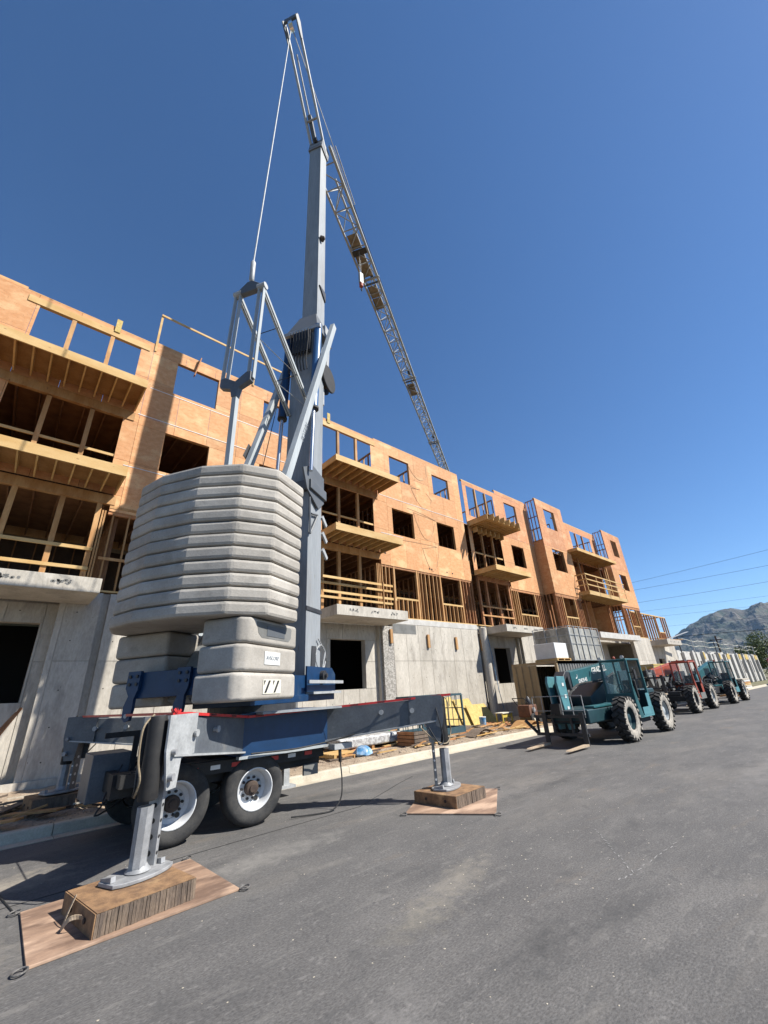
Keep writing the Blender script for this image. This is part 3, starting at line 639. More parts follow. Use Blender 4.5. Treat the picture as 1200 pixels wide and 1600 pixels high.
# slewing platform
CP([(-1.0, -.62), (-1.0, .62), (2.6, .62), (2.6, -.62)], 1.76, 1.9).obj('slewing_platform', 'blue', cr, bevel=.01)
CP([(-1.2, .4), (-1.2, .55), (2.6, .55), (2.6, .4)], 1.9, 2.3).obj('side_beam', 'blue', cr); CP([(-1.2, -.55), (-1.2, -.4), (2.6, -.4), (2.6, -.55)], 1.9, 2.3).obj('side_beam', 'blue', cr)
CP([(1.2, -.75), (1.2, .75), (2.75, .75), (2.75, -.75)], 1.9, 1.95).obj('deck_plate', 'galv', cr)
MB().prism([(1.15, 1.96), (2.7, 1.96), (2.7, 2.35), (2.5, 2.5), (1.15, 2.5)], .56, .60, O=S0, U=AU, V=UP, Wd=AW).obj('cheek_plate', 'blue', cr)
MB().lathe(P(1.9, .60, 2.3), AW, [(.12, 0), (.12, .1), (.05, .1), (.05, .16)], 14).obj('slewing_motor', 'dark_metal', cr)
MB().bar(P(1.0, .72, 2.16), P(2.9, .72, 2.16), .05, .07).obj('guard_bar', 'galv', cr)
MB().lathe((S0.x, S0.y, 1.62), (0, 0, 1), [(.85, 0), (.85, .14)], 32).obj('slewing_ring', 'dark_metal', cr)
# mast
def sq(s, h, w_=0): return [(s - h, w_ - h), (s + h, w_ - h), (s + h, w_ + h), (s - h, w_ + h)]
def taper(s0, z0, s1, z1, h0, h1):
    m_ = MB(); vs = [P(a, b, z0) for a, b in sq(s0, h0)] + [P(a, b, z1) for a, b in sq(s1, h1)]
    return m_.add(vs, [(3, 2, 1, 0), (4, 5, 6, 7), (0, 1, 5, 4), (1, 2, 6, 5), (2, 3, 7, 6), (3, 0, 4, 7)])
taper(1.82, 1.9, 1.85, 7.2, .40, .40).obj('lower_mast', 'mast_shaded', cr, bevel=.01)
taper(1.85, 7.2, 2.0, 13.7, .40, .41).obj('outer_mast', 'mast_shaded', cr, bevel=.01)
taper(2.28, 13.7, 2.5, 26.9, .31, .30).obj('upper_mast', 'mast_shaded', cr, bevel=.01)
CP([(1.3, -.55), (1.3, .55), (2.3, .55), (2.3, -.55)], 7.2, 7.5).obj('collar', 'mast_grey', cr, bevel=.02)
MB().prism([(.95, 7.7), (1.5, 8.05), (2.25, 7.95), (2.25, 7.1), (1.9, 6.8), (1.2, 7.15)], .43, .48, O=S0, U=AU, V=UP, Wd=AW).obj('collar_plate', 'mast_grey', cr)
MB().prism([(.95, 7.7), (1.5, 8.05), (2.25, 7.95), (2.25, 7.1), (1.9, 6.8), (1.2, 7.15)], -.48, -.43, O=S0, U=AU, V=UP, Wd=AW).obj('collar_plate', 'mast_grey', cr)
taper(2.05, 13.6, 2.2, 14.7, .60, .33).obj('mast_head', 'mast_grey', cr, bevel=.01)
MB().bar(P(1.5, -.7, 13.55), P(1.5, .7, 13.55), .12, .14).obj('cross_pin', 'galv', cr)
for w_, s, z in ((.42, 2.3, 6.7), (.42, 2.32, 6.2), (.42, 2.34, 5.7)):
    MB().bar(P(s - .05, w_, z), P(s + .22, w_, z - .22), .06, .12).obj('hook_bracket', 'galv', cr)
MB().bar(P(1.40, .412, 3.9), P(2.26, .412, 3.9), .02, .10).obj('band', 'dark_metal', cr)
m_ = MB(); q = [P(1.45, .43, 7.0), P(1.45, .46, 5.9), P(1.9, .46, 6.6), P(1.5, .46, 6.5)]
m_.path(q, .03, 6).obj('mast_bracket', 'mast_grey', cr)
m_ = MB(); q = [P(2.1 + .28 * math.cos(t * .5), .48, 2.75 + .3 * math.sin(t * .5)) for t in range(13)]; m_.path(q, .015, 6); m_.path([P(2.0, .45, 3.2), P(2.35, .48, 2.9), P(2.1, .48, 2.2), P(1.9, .46, 1.95)], .018, 6); m_.obj('cable_loop', 'galv', cr)
MB().bar(P(1.75, .43, 2.4), P(1.8, .43, 3.0), .05, .12).obj('cable_clamp', 'dark_metal', cr)
# raking struts and rams
def strut(p, q, w_, h, m, name, up=AU): return MB().bar(p, q, w_, h, up).obj(name, m, cr, bevel=.008)
st1 = strut(P(-.95, .80, 5.2), P(2.35, .80, 14.35), .16, .21, 'galv_blue', 'raking_strut')
st2 = strut(P(-.30, -.85, 5.9), P(2.35, -.85, 13.6), .16, .21, 'galv_blue', 'raking_strut')
dS = (P(2.35, .80, 14.35) - P(-.95, .80, 5.2)).normalized()
text('POTAIN', .2, P(.25, .884, 8.3), dS, dS.cross(AW) * -1, 'ink_grey', 'lettering', st1, .002)
strut(P(-.98, .80, 1.9), P(-.95, .80, 5.25), .2, .24, 'galv_blue', 'raking_strut'); strut(P(-.98, -.85, 1.9), P(-.32, -.85, 5.95), .2, .24, 'galv_blue', 'raking_strut')
strut(P(.35, -.98, 7.95), P(.55, -.98, 8.45), .02, .30, 'dark_metal', 'strut_band'); strut(P(.50, .68, 9.0), P(.52, .68, 9.06), .03, .28, 'dark_metal', 'strut_band')
for w_, s0 in ((.56, 1.35), (-.60, 1.45)):
    MB().lathe(P(s0, w_, 9.95), P(s0 + .25, w_, 13.7) - P(s0, w_, 9.95), [(.13, 0), (.145, .03), (.135, .1), (.135, 3.75)], 16).obj('lift_ram', 'blue' if w_ < 0 else 'cyl_blue', cr, smooth=True)
    MB().tube(P(s0 - .12, w_, 7.7), P(s0, w_, 9.97), .06, 12).obj('ram_rod', 'chrome', cr, smooth=True)
    MB().lathe(P(s0 + .01, w_, 9.93), AU * .07 + UP, [(.15, 0), (.15, .08)], 16).obj('ram_gland', 'black', cr)
MB().box(-.3, .3, -.2, .2, 0, 0)
mt = CP([(1.38, -.30), (1.38, .36), (1.5, .36), (1.5, -.30)], 12.5, 13.4).obj('valve_box', 'dark_metal', cr)
for i in range(7):
    a = -.35 + i * .11; MB().path([P(1.33, a, 13.4), P(1.27, a + .05, 12.9), P(1.3, a - .04, 12.0), P(1.33, a, 11.6)], .02, 6).obj('hose', 'black', cr)
CP([(2.3, .3), (2.3, .5), (2.75, .5), (2.75, .3)], 13.7, 14.5).obj('head_bracket', 'galv', cr); strut(P(2.6, .45, 13.6), P(2.5, .45, 12.4), .08, .18, 'galv', 'head_bracket'); strut(P(2.5, .45, 12.9), P(2.75, .45, 11.8), .06, .10, 'galv', 'head_bracket')
MB().lathe(P(2.62, .20, 12.2), AW, [(.50, 0), (.52, .02), (.52, .06), (.30, .07), (.30, .24), (.52, .25), (.52, .29), (.5, .31)], 28).obj('cable_reel', 'black', cr, smooth=True)
MB().tube(P(2.5, .3, 11.0), P(2.5, .3, 11.7), .06, 8).obj('cable_guide', 'galv', cr)
MB().lathe(P(2.2, .33, 19.4), AW, [(.10, 0), (.14, .05), (.06, .18)], 10).obj('limit_switch', 'rust', cr)
MB().prism([(2.1, 22.0 - 5.5), (2.62, 22.1 - 5.5), (2.62, 21.6 - 5.5)], .31, .36, O=S0, U=AU, V=UP, Wd=AW).obj('side_gusset', 'dark_metal', cr)
# rear tie, fork and A frame
strut(P(-1.5, 0, 5.7), P(-1.5, 0, 8.6), .12, .12, 'galv_blue', 'tie_column')
MB().prism([(-.07, 8.35), (.07, 8.35), (.12, 8.6), (.42, 8.72), (.42, 8.98), (.30, 9.0), (0, 8.80), (-.30, 9.0), (-.42, 8.98), (-.42, 8.72), (-.12, 8.6)], -1.58, -1.44, O=S0, U=AW, V=UP, Wd=AU).obj('yoke', 'grey_paint', cr, bevel=.01)
for w_ in (-.37, .37):
    for d in (-.075, .075): strut(P(-1.50, w_ + d, 8.8), P(-1.38, w_ + d, 12.1), .04, .10, 'galv_blue', 'tie_bar')
    for d in (-.04, .04): strut(P(-1.38, w_ + d, 12.1), P(1.5, w_ + d, 10.05), .045, .10, 'galv_blue', 'brace_bar')
    MB().lathe(P(-1.38, w_ - .12, 12.1), AW, [(.10, 0), (.10, .24)], 12).obj('pin', 'galv', cr)
MB().prism([(-.42, 12.02), (.42, 12.02), (.40, 12.14), (.08, 12.42), (-.08, 12.42), (-.40, 12.14)], -1.45, -1.30, O=S0, U=AW, V=UP, Wd=AU).obj('equaliser', 'mast_grey', cr, bevel=.02)
MB().path([P(-.5, .37, 11.5), P(-.5, -.37, 11.5)], .012, 5).obj('cross_wire', 'wire', cr); MB().path([P(.6, .37, 10.7), P(.6, -.37, 10.7)], .012, 5).obj('cross_wire', 'wire', cr)
MB().path([P(-.5, -.37, 11.5), P(.6, .37, 10.7)], .012, 5).obj('cross_wire', 'galv', cr); MB().path([P(.6, -.37, 10.7), P(1.5, .37, 10.05)], .012, 5).obj('cross_wire', 'galv', cr)
MB().path([P(1.0, -.5, 10.2), P(.1, -.5, 5.9)], .012, 5).obj('stay_wire', 'wire', cr)
MB().lathe(P(-1.38, 0, 12.5), UP, [(.03, 0), (.07, .05), (.07, .75), (.03, .85)], 12).obj('rope_socket', 'galv', cr, smooth=True)
TIP = P(-.50, 0, 31.6)
MB().tube(P(-1.38, 0, 13.3), TIP + Vector((0, 0, -.5)), .022, 8).obj('pendant_rope', 'galv', cr)
# jib head struts
for w_ in (-.32, .32):
    MB().bar(P(2.75, w_, 26.6), P(-.45, w_, 31.9), .11, .13).obj('head_strut', 'galv', cr, bevel=.006)
for t in (.06, .30): MB().bar(P(2.75 - 3.2 * t, -.32, 26.6 + 5.3 * t), P(2.75 - 3.2 * t, .32, 26.6 + 5.3 * t), .08, .08).obj('head_cross', 'galv', cr)
MB().bar(P(2.7, -.12, 26.9), P(1.75, -.12, 28.55), .18, .2).obj('head_ram', 'mast_grey', cr)
MB().bar(P(1.8, -.12, 28.45), P(.3, -.12, 31.0), .06, .06).obj('head_ram_rod', 'galv', cr)
for w_ in (-.36, .36): MB().prism([(-.75, 31.7), (-.55, 32.35), (-.3, 32.25), (0.0, 31.3), (-.15, 31.0)], w_ - .02, w_ + .02, O=S0, U=AU, V=UP, Wd=AW).obj('head_plate', 'mast_grey', cr)
MB().bar(P(-.55, -.36, 32.2), P(-.55, .36, 32.2), .1, .3).obj('head_plate', 'mast_grey', cr)
MB().lathe(P(-.45, -.1, 31.65), AW, [(.22, 0), (.22, .2)], 18).obj('sheave', 'chrome', cr)
taper(2.5, 26.4, 2.65, 27.3, .36, .36).obj('jib_heel', 'mast_grey', cr)
for i, (a, b, c) in enumerate(((2.4, .2, 27.1), (2.5, -.2, 27.3), (2.2, 0, 27.2))): MB().lathe(P(a, b, c), AW, [(.12, -.08), (.12, .08)], 12).obj('pulley', 'dark_metal', cr)
# jib: triangular lattice boom
ZB = 27.35
def jz(s): return ZB + (s - 3) * .0
jib = MB(); s_end = 47.0
MB().bar(P(2.7, .52, ZB), P(s_end, .44, ZB), .13, .13).obj('jib_chord', 'galv_blue', cr); MB().bar(P(2.7, -.52, ZB), P(s_end, -.44, ZB), .11, .11).obj('jib_chord', 'galv', cr)
MB().bar(P(4.6, 0, ZB + 1.0), P(s_end, 0, ZB + .8), .10, .10).obj('jib_chord', 'galv', cr)
s = 3.4; k = 0
lat = []
while s < s_end - 1:
    n = 1.15; a = P(s, .5, ZB); b = P(s, -.5, ZB); c = P(s + n, .5, ZB); d = P(s + n, -.5, ZB); t = P(s + n / 2, 0, ZB + .95)
    MB().tube(a, b, .036, 6).obj('lattice_bar', 'galv', cr)
    MB().tube(a if k % 2 else b, d if k % 2 else c, .034, 6).obj('lattice_bar', 'galv', cr)
    if s > 4.0:
        for q in (a, b, c, d): MB().tube(q, t, .032, 6).obj('lattice_bar', 'galv', cr)
    s += n; k += 1
for a, b, m__ in ((7.2, 10.2, 'ply_raw'), (10.9, 13.0, 'ply_raw'), (21.4, 23.0, 'yellow')):
    k = a
    while k < b - .1:
        MB().bar(P(k, -.1, ZB + .09), P(min(k + .95, b), -.1, ZB + .09), .62, .03).obj('walkway_board', 'old_board', cr); k += 1.0
for s in (10.3, 20.6, 31.5): 
    MB().bar(P(s, -.62, ZB), P(s, .62, ZB), .10, .14).obj('jib_joint', 'galv', cr); MB().bar(P(s + .35, -.58, ZB), P(s + .35, .58, ZB), .08, .12).obj('jib_joint', 'mast_grey', cr); MB().bar(P(s, 0, ZB + .9), P(s + .5, 0, ZB + .9), .2, .25).obj('jib_joint', 'dark_metal', cr)
MB().path([TIP, P(3.2, .35, 29.3), P(6.0, .3, 28.75 + .45), P(14.0, .1, ZB + 1.0)], .022, 6).obj('pendant_rope', 'galv', cr)
MB().bar(P(3.6, .45, 29.3), P(6.6, .40, 29.1), .05, .05).obj('pendant_bar', 'galv', cr); MB().bar(P(3.6, .25, 29.3), P(6.6, .25, 29.1), .05, .05).obj('pendant_bar', 'galv', cr)
MB().path([P(6.6, .32, 29.1), P(20.2, .1, ZB + 2.5), P(23.5, 0, ZB + .9)], .02, 6).obj('pendant_rope', 'wire', cr)
MB().bar(P(19.6, .05, ZB + .9), P(20.2, .1, ZB + 2.5), .06, .08).obj('pendant_post', 'galv', cr); MB().bar(P(20.6, .05, ZB + .9), P(20.2, .1, ZB + 2.5), .05, .06).obj('pendant_post', 'galv', cr)
MB().path([P(8, -.3, ZB - .12), P(20, -.3, ZB - .35), P(33, -.3, ZB - .35), P(46, -.3, ZB - .1)], .015, 5).obj('hoist_rope', 'wire', cr)
MB().bar(P(8.3, -.45, ZB - .08), P(8.3, .45, ZB - .08), .35, .08).obj('trolley', 'dark_metal', cr)
# hook block
hk = thing('hook_block', 'small crane hook block hanging on ropes under the jib', 'crane hook', tuple(P(8.3, 0, 24.0)))
MB().bar(P(8.3, 0, 24.45), P(8.3, 0, 25.3), .16, .26).obj('sheave_block', 'steel_plate', hk, bevel=.02)
MB().lathe(P(8.3, 0, 24.1), UP, [(.05, 0), (.12, .05), (.12, .3), (.05, .36)], 12).obj('swivel', 'orange_red', hk)
m_ = MB(); m_.path([P(8.3 + .10 * math.cos(t), 0, 23.95 + .12 * math.sin(t)) for t in [math.pi * .5 - .45 * i for i in range(10)]], .03, 6); m_.obj('hook', 'dark_metal', hk)
for d in (-.1, .1): MB().tube(P(8.3 + d, 0, 25.2), P(8.3 + d, 0, ZB), .006, 5).obj('rope', 'galv', hk)

# ---------------- trailer
B(3.25, 4.95, 7.38, 9.95, 1.0, 1.62).obj('centre_frame', 'blue', cr, bevel=.015)
B(3.22, 5.0, 7.34, 7.46, .98, 1.02).obj('frame_flange', 'galv_blue', cr); B(3.20, 5.02, 7.33, 9.98, 1.622, 1.65).obj('frame_flange', 'blue', cr)
B(3.45, 5.06, 7.06, 7.32, 1.625, 1.66).obj('shade_plate', 'mast_shaded', cr)  # overhanging plate added to cast shade on the blue frame below
for i_ in range(6):
    q_ = [(1.75 + i_ * .12, 7.9 + rr(-.2, .4), 1.05), (1.7 + rr(-.3, .3), 7.9, .7 + rr(-.2, .1)), (2.0 + rr(-.3, .4), 8.3, .75), (2.3 + rr(0, .5), 8.4, 1.0)]
    MB().path(smooth(q_), .012, 6).obj('hydraulic_hose', 'black', cr)
B(1.55, 5.0, 7.75, 8.0, .68, .98).obj('chassis_rail', 'black', cr); B(1.55, 5.0, 9.2, 9.45, .68, .98).obj('chassis_rail', 'black', cr)
for x in (1.6, 2.9, 4.1, 4.9): B(x, x + .14, 8.0, 9.2, .7, .96).obj('cross_member', 'black', cr)
B(1.6, 4.95, 7.52, 7.75, .82, .99).obj('side_rail', 'black', cr)
for i in range(7):
    x = 2.5 + i * .34; B(x, x + .15, 7.512, 7.52, .88, .94).obj('reflector', 'reflector_red' if i % 2 == 0 else 'white', cr)
B(4.55, 4.85, 7.55, 7.6, .55, .72).obj('licence_panel', 'grey_box', cr)
B(4.95, 5.08, 9.0, 9.12, .2, 1.0).obj('support_leg', 'galv', cr); B(4.85, 5.18, 8.9, 9.22, .15, .2).obj('support_foot', 'galv', cr)
B(1.40, 1.95, 8.6, 9.35, .55, 1.2).obj('tool_box', 'grey_paint', cr, bevel=.01)
MB().prism([(1.5, 1.5), (2.0, 1.5), (2.0, .75), (1.92, .75), (1.92, 1.42), (1.5, 1.42)], 8.55, 8.6, O=(0, 0, 0), U=(1, 0, 0), V=(0, 0, 1), Wd=(0, 1, 0)).obj('light_bracket', 'black', cr)
def wheel(x, y, side, name='wheel'):
    # side=-1 faces the camera; rim is a deep white dish with stud circle
    ax = (0, side, 0)
    w_ = MB().lathe((x, y, .515), ax, [(.285, -.15), (.285, .0), (.300, .10), (.305, .115), (.292, .118), (.275, .10), (.262, .02), (.25, -.055), (.19, -.075), (.185, -.085), (.10, -.085)], 40, close=False).obj('wheel', 'rim_white', cr, origin=(x, y, .515), smooth=True)
    MB().lathe((x, y, .515), ax, [(.30, .10), (.335, .128), (.42, .145), (.475, .125), (.505, .09), (.515, .05), (.515, -.09), (.50, -.12), (.45, -.14), (.29, -.14)], 48, close=False).obj('tyre', 'rubber', w_, smooth=True)
    gr = MB()
    for h in (-.06, -.02, .02): gr.lathe((x, y, .515), ax, [(.5155, h - .004), (.5165, h - .003), (.5165, h + .003), (.5155, h + .004)], 48, close=False)
    gr.obj('tread_rib', 'black', w_)
    MB().lathe((x, y, .515), ax, [(.11, -.09), (.11, .0), (.095, .02), (.06, .025), (.055, .05), (.0, .05)], 20, close=False).obj('hub', 'rust', w_, smooth=True)
    MB().lathe((x, y, .515), ax, [(.26, -.09), (0.0, -.09)], 30, close=False).obj('wheel_back', 'dark_metal', w_)
    for i in range(10):
        t = 2 * math.pi * i / 10; c = (x + .155 * math.cos(t), y, .515 + .155 * math.sin(t))
        MB().lathe(c, ax, [(.021, -.09), (.021, -.045), (.010, -.045), (.010, -.02)], 6).obj('wheel_nut', 'dark_metal', w_)
    c = (x + .19 * math.cos(-1.0), y + side * -.0, .515 + .19 * math.sin(-1.0)); MB().lathe(c, ax, [(.035, -.068), (.035, -.055)], 14).obj('hand_hole', 'black', w_)
    return w_
for x in (2.36, 3.60):
    wheel(x, 7.60, -1); wheel(x, 9.62, 1)
    MB().tube((x, 7.7, .515), (x, 9.5, .515), .09, 12).obj('axle', 'black', cr)
    B(x - .62, x + .62, 7.62, 7.72, 1.0 - .03, 1.0).obj('mudguard', 'black', cr)
# ---------------- outriggers
def outrigger(root, foot, zt=1.70, zfoot=.36, mlit='grey_paint', near=True):
    r0 = Vector((root[0], root[1], 0)); f0 = Vector((foot[0], foot[1], 0)); d = (f0 - r0); ln = d.length; d.normalize(); n = Vector((-d.y, d.x, 0))
    def Q(a, b, z): return r0 + d * a + n * b + UP * z
    e = ln - .12
    vs = [Q(0, s_ * .16, z) for s_, z in ((-1, 1.02), (1, 1.02), (1, 1.62), (-1, 1.62))] + [Q(e, s_ * .14, z) for s_, z in ((-1, 1.28), (1, 1.28), (1, 1.70), (-1, 1.70))]
    MB().add(vs, [(3, 2, 1, 0), (4, 5, 6, 7), (0, 1, 5, 4), (1, 2, 6, 5), (2, 3, 7, 6), (3, 0, 4, 7)]).obj('outrigger_beam', 'grey_paint', cr, bevel=.01)
    for s_ in (-1, 1):
        MB().bar(Q(.2, s_ * .165, 1.06), Q(e, s_ * .165, 1.30), .06, .025).obj('beam_flange', 'galv', cr)
        for t in (.55, .78): MB().lathe(Q(ln * t, s_ * .15, 1.50), n * s_, [(.028, 0), (.028, .05), (.045, .055), (.045, .08)], 10).obj('locking_pin', 'galv', cr)
    # end plates reaching down, ram and perforated slide
    for s_ in (-1, 1):
        MB().prism([(e - .50, 1.74), (e + .14, 1.74), (e + .14, 1.35), (e + .04, .95), (e - .16, .95), (e - .20, 1.25), (e - .5, 1.27)], s_ * .165 - .012, s_ * .165 + .012, O=r0, U=d, V=UP, Wd=n).obj('end_plate', 'galv' if (near and s_ == 1 and mlit == 'steel_plate') else 'grey_paint', cr)  # sunlit side of the nearest outrigger is painted paler than the rest
    MB().lathe(Q(e + .10, 0, .88), UP, [(.098, 0), (.106, .02), (.106, .80), (.09, .86)], 20).obj('ram_cylinder', 'black', cr, smooth=True)
    MB().lathe(Q(e + .10, 0, zfoot + .05), UP, [(.085, 0), (.088, .02), (.088, .56)], 8).obj('ram_sleeve', 'steel_plate', cr)
    sl = MB().bar(Q(e - .10, 0, zfoot + .02), Q(e - .10, 0, 1.3), .16, .05, d).obj('slide_bar', 'steel_plate' if mlit == 'steel_plate' else 'grey_paint', cr)
    for i in range(4):
        for s_ in (-1, 1): MB().lathe(Q(e - .10 + .0, 0, zfoot + .13 + i * .15) + d * s_ * .026 * -1, -d * s_, [(.026, 0), (.026, .002)], 12).obj('pin_hole', 'black' if mlit == 'steel_plate' else 'white', sl)
    for s_ in (-1, 1):
        for i in range(4): MB().lathe(Q(e - .10, s_ * .081, zfoot + .13 + i * .15), n * s_, [(.018, 0), (.018, .002)], 12).obj('pin_hole', 'black' if mlit == 'steel_plate' else 'white', sl)
    MB().lathe(Q(e + .02, .12, 1.08), n, [(.04, 0), (.04, .12)], 12).obj('pivot_pin', 'steel_plate', cr, smooth=True); MB().lathe(Q(e + .02, .12, 1.34), n, [(.03, 0), (.03, .12)], 12).obj('pivot_pin', 'steel_plate', cr, smooth=True)
    MB().path(smooth([Q(e - .02, -.13, 1.68), Q(e + .05, -.20, 1.35), Q(e + .10, -.17, 1.0), Q(e + .02, -.22, .92), Q(e - .15, -.2, 1.2)]), .012, 6).obj('hydraulic_hose', 'dark_metal', cr)
    MB().path(smooth([Q(e + .12, -.05, 1.76), Q(e + .25, -.08, 1.62), Q(e + .25, -.08, 1.3), Q(e + .26, -.02, 1.1), Q(e + .16, -.12, .92), Q(e - .05, -.2, .98), Q(e - .3, -.2, 1.2)]), .011, 6).obj('hydraulic_hose', 'old_board', cr)
    c = Q(e + .08, 0, zfoot)
    MB().lathe(c, UP, [(.10, .02), (.13, .03), (.10, .06), (.08, .09)], 20).obj('foot_ball', 'steel_plate', cr, smooth=True)
    pl = [(a * .40 + .0, b * .24) for a, b in ((math.cos(t), math.sin(t)) for t in [i * math.pi / 12 for i in range(24)])]
    pl = [(max(-.34, min(.34, a)), b) for a, b in pl]
    ft = MB().prism(pl, -.012, .022, O=c, U=Vector((.93, .36, 0)).normalized(), V=Vector((-.36, .93, 0)).normalized()).obj('foot_plate', 'steel_plate', cr, bevel=.006)
    for s_ in (-1, 1): MB().bar(c + Vector((.93, .36, 0)) * .28 * s_ + Vector((-.06, .1, .02)), c + Vector((.93, .36, 0)) * .28 * s_ + Vector((.0, -.06, .05)), .05, .05).obj('foot_lug', 'steel_plate', ft)
outrigger((3.45, 7.75), (1.57, 6.0), mlit='steel_plate', zfoot=.215)
outrigger((4.80, 7.75), (6.62, 5.95), zfoot=.215)
outrigger((3.45, 9.6), (1.42, 11.6), zfoot=.42)
outrigger((4.80, 9.6), (6.6, 11.7), zfoot=.42)
# hose and control box below the near right beam
B(4.95, 5.35, 7.15, 7.35, .93, 1.02).obj('step_plate', 'galv', cr)
MB().path([(5.1, 7.2, .95), (5.12, 7.22, .72)], .03, 8).obj('hydraulic_hose', 'black', cr)
MB().path(smooth([(5.12, 7.22, .72), (5.14, 7.2, .45), (5.08, 7.15, .18), (4.9, 7.15, .03), (4.6, 7.2, .02), (4.2, 7.35, .03)]), .012, 8).obj('hydraulic_hose', 'black', cr)
MB().path(smooth([(3.4, 7.3, 1.05), (4.2, 7.28, 1.03), (4.9, 7.2, 1.08), (5.3, 7.0, 1.16)]), .014, 6).obj('hydraulic_hose', 'black', cr)

# warning tape
tp = setp(thing('warning_tape', 'red danger tape tied around the grey outrigger beams of the crane', 'tape', (4, 7, 1.7)))
def tape(pts, h=.036):
    m_ = MB()
    for a, b in zip(pts[:-1], pts[1:]): m_.bar(a, b, .002, h)
    m_.obj('tape_strip', 'tape', tp)
T1 = [Vector(q) for q in ((1.50, 11.35, 1.74), (1.80, 6.13, 1.75), (2.0, 6.2, 1.74), (3.3, 7.26, 1.60), (4.9, 7.22, 1.64), (6.68, 5.72, 1.74))]
tape(T1[:2], .035); tape(T1[1:])
for (a, b, ts) in ((T1[3], T1[4], (.12, .4, .68, .94)), (T1[4], T1[5], (.2, .42, .64, .86)), (T1[2], T1[3], (.35, .7))):
    d = (b - a).normalized()
    for t in ts: text('DANGER', .036, a + (b - a) * t + Vector((d.y, -d.x, 0)) * .004, d, UP - d * d.z, 'ink', 'lettering', tp, .0004, .001)
m_ = MB()
for i in range(12):
    c = Vector((1.80, 6.12, 1.75)); m_.bar(c + Vector((rr(-.04, .04), rr(-.04, .04), rr(-.02, .04))), c + Vector((rr(-.06, .06), rr(-.06, .06), rr(-.03, .06))), .003, .03)
m_.obj('knot', 'tape', tp)

# ================================================================== OUTRIGGER MATS
def quadsheet(c, z0, z1): return MB().prism(c, z0, z1)
def ring(x, y, z, parent, r=.05, tilt=0.1):
    m_ = MB(); q = [Vector((x + r * math.cos(t), y + r * math.sin(t), z + tilt * r * math.cos(t) + .012)) for t in [i * math.pi / 8 for i in range(17)]]
    m_.path(q, .008, 8); m_.obj('lifting_ring', 'ring_steel', parent, smooth=True)
def matsheet(c, label, rings):
    t = thing('ground_mat', label, 'ground mat', (sum(a for a, b in c) / 4, sum(b for a, b in c) / 4, 0), 'steel edged mats under the outriggers')
    quadsheet(c, .002, .024).obj('panel', 'plate_wood', t, bevel=.003)
    for x, y in rings: ring(x, y, .01, t)
    return t
matsheet([(.68, 5.25), (2.45, 5.33), (2.40, 6.74), (.70, 6.58)], 'reddish flat mat on the asphalt under the nearest outrigger foot', [(.64, 5.22), (2.50, 5.31), (.66, 6.62), (2.38, 6.80)])
matsheet([(5.50, 5.95), (6.31, 4.75), (7.75, 5.72), (6.98, 6.92)], 'reddish flat mat under the right hand outrigger beside open asphalt', [(5.46, 5.94), (6.31, 4.71), (7.80, 5.74), (6.98, 6.97)])
def cribbing(o, u, v, L_, W_, z0, h, n, label, strap=False):
    o = Vector((*o, 0)); u = Vector((*u, 0)).normalized(); v = Vector((-u.y, u.x, 0))
    t = thing('timber_block', label, 'timber block', (o.x, o.y, z0), 'laminated timber blocks under the outrigger feet')
    for i in range(n):
        a = L_ * i / n; b = L_ * (i + 1) / n - .003; j = rr(-.006, .006)
        MB().prism([(a, j), (b, j), (b, W_ + j), (a, W_ + j)], z0, z0 + h - .004 + rr(-.003, .003), O=o, U=u, V=v).obj('plank', 'block_side', t)
    MB().prism([(.004, .01), (L_ - .008, .01), (L_ - .008, W_ - .01), (.004, W_ - .01)], z0 + h - .002, z0 + h + .003, O=o, U=u, V=v).obj('top_face', 'block_top', t)
    MB().prism([(-.012, .004), (-.002, .004), (-.002, W_ - .004), (-.012, W_ - .004)], z0, z0 + h, O=o, U=u, V=v).obj('end_board', 'block_top', t)
    for k in (.25, .7): MB().lathe(o + v * W_ * k + u * -.014 + UP * (z0 + h * .5), -u, [(.022, 0), (.022, .012)], 10).obj('bolt', 'rust', t)
    if strap:
        m_ = MB(); c = o + v * W_ * .45 + UP * (z0 + h * .5)
        q = [c + v * .16 + UP * .12 - u * .012, c + v * .12 + UP * .0 - u * .07, c + v * .10 - UP * .085 - u * .10, c + v * .02 - UP * .06 - u * .13, c - v * .07 + UP * .02 - u * .10, c - v * .13 + UP * .02 - u * .03, c - v * .15 - UP * .02 - u * .016]
        q = smooth(q, 4)
        for a, b in zip(q[:-1], q[1:]): m_.bar(a, b, .038, .006, u)
        m_.obj('strap', 'strap', t, bevel=.003)
    return t
cribbing((1.13, 5.32), (.90, .13), None, .91, .88, .025, .17, 30, 'weathered laminated timber block with a tan strap loop under the nearest outrigger foot', True)
cribbing((6.17, 5.40), (.93, .08), None, .90, .92, .025, .17, 22, 'weathered laminated timber block under the right hand outrigger foot')
cribbing((1.0, 11.2), (1, .1), None, .9, .8, .12, .26, 8, 'timber block on the dirt under the far left outrigger foot')
cribbing((6.2, 11.3), (1, .1), None, .9, .8, .12, .26, 8, 'timber block on the dirt behind the trailer under the hidden outrigger foot')
tag = MB().path([(.66, 6.66, .008), (.58, 7.2, .008), (.50, 7.9, .008), (.46, 8.9, .008)], .008, 6).obj('rope', 'wire')
tag['label'] = 'thin dark rope on the asphalt leading away from the nearest mat'; tag['category'] = 'rope'
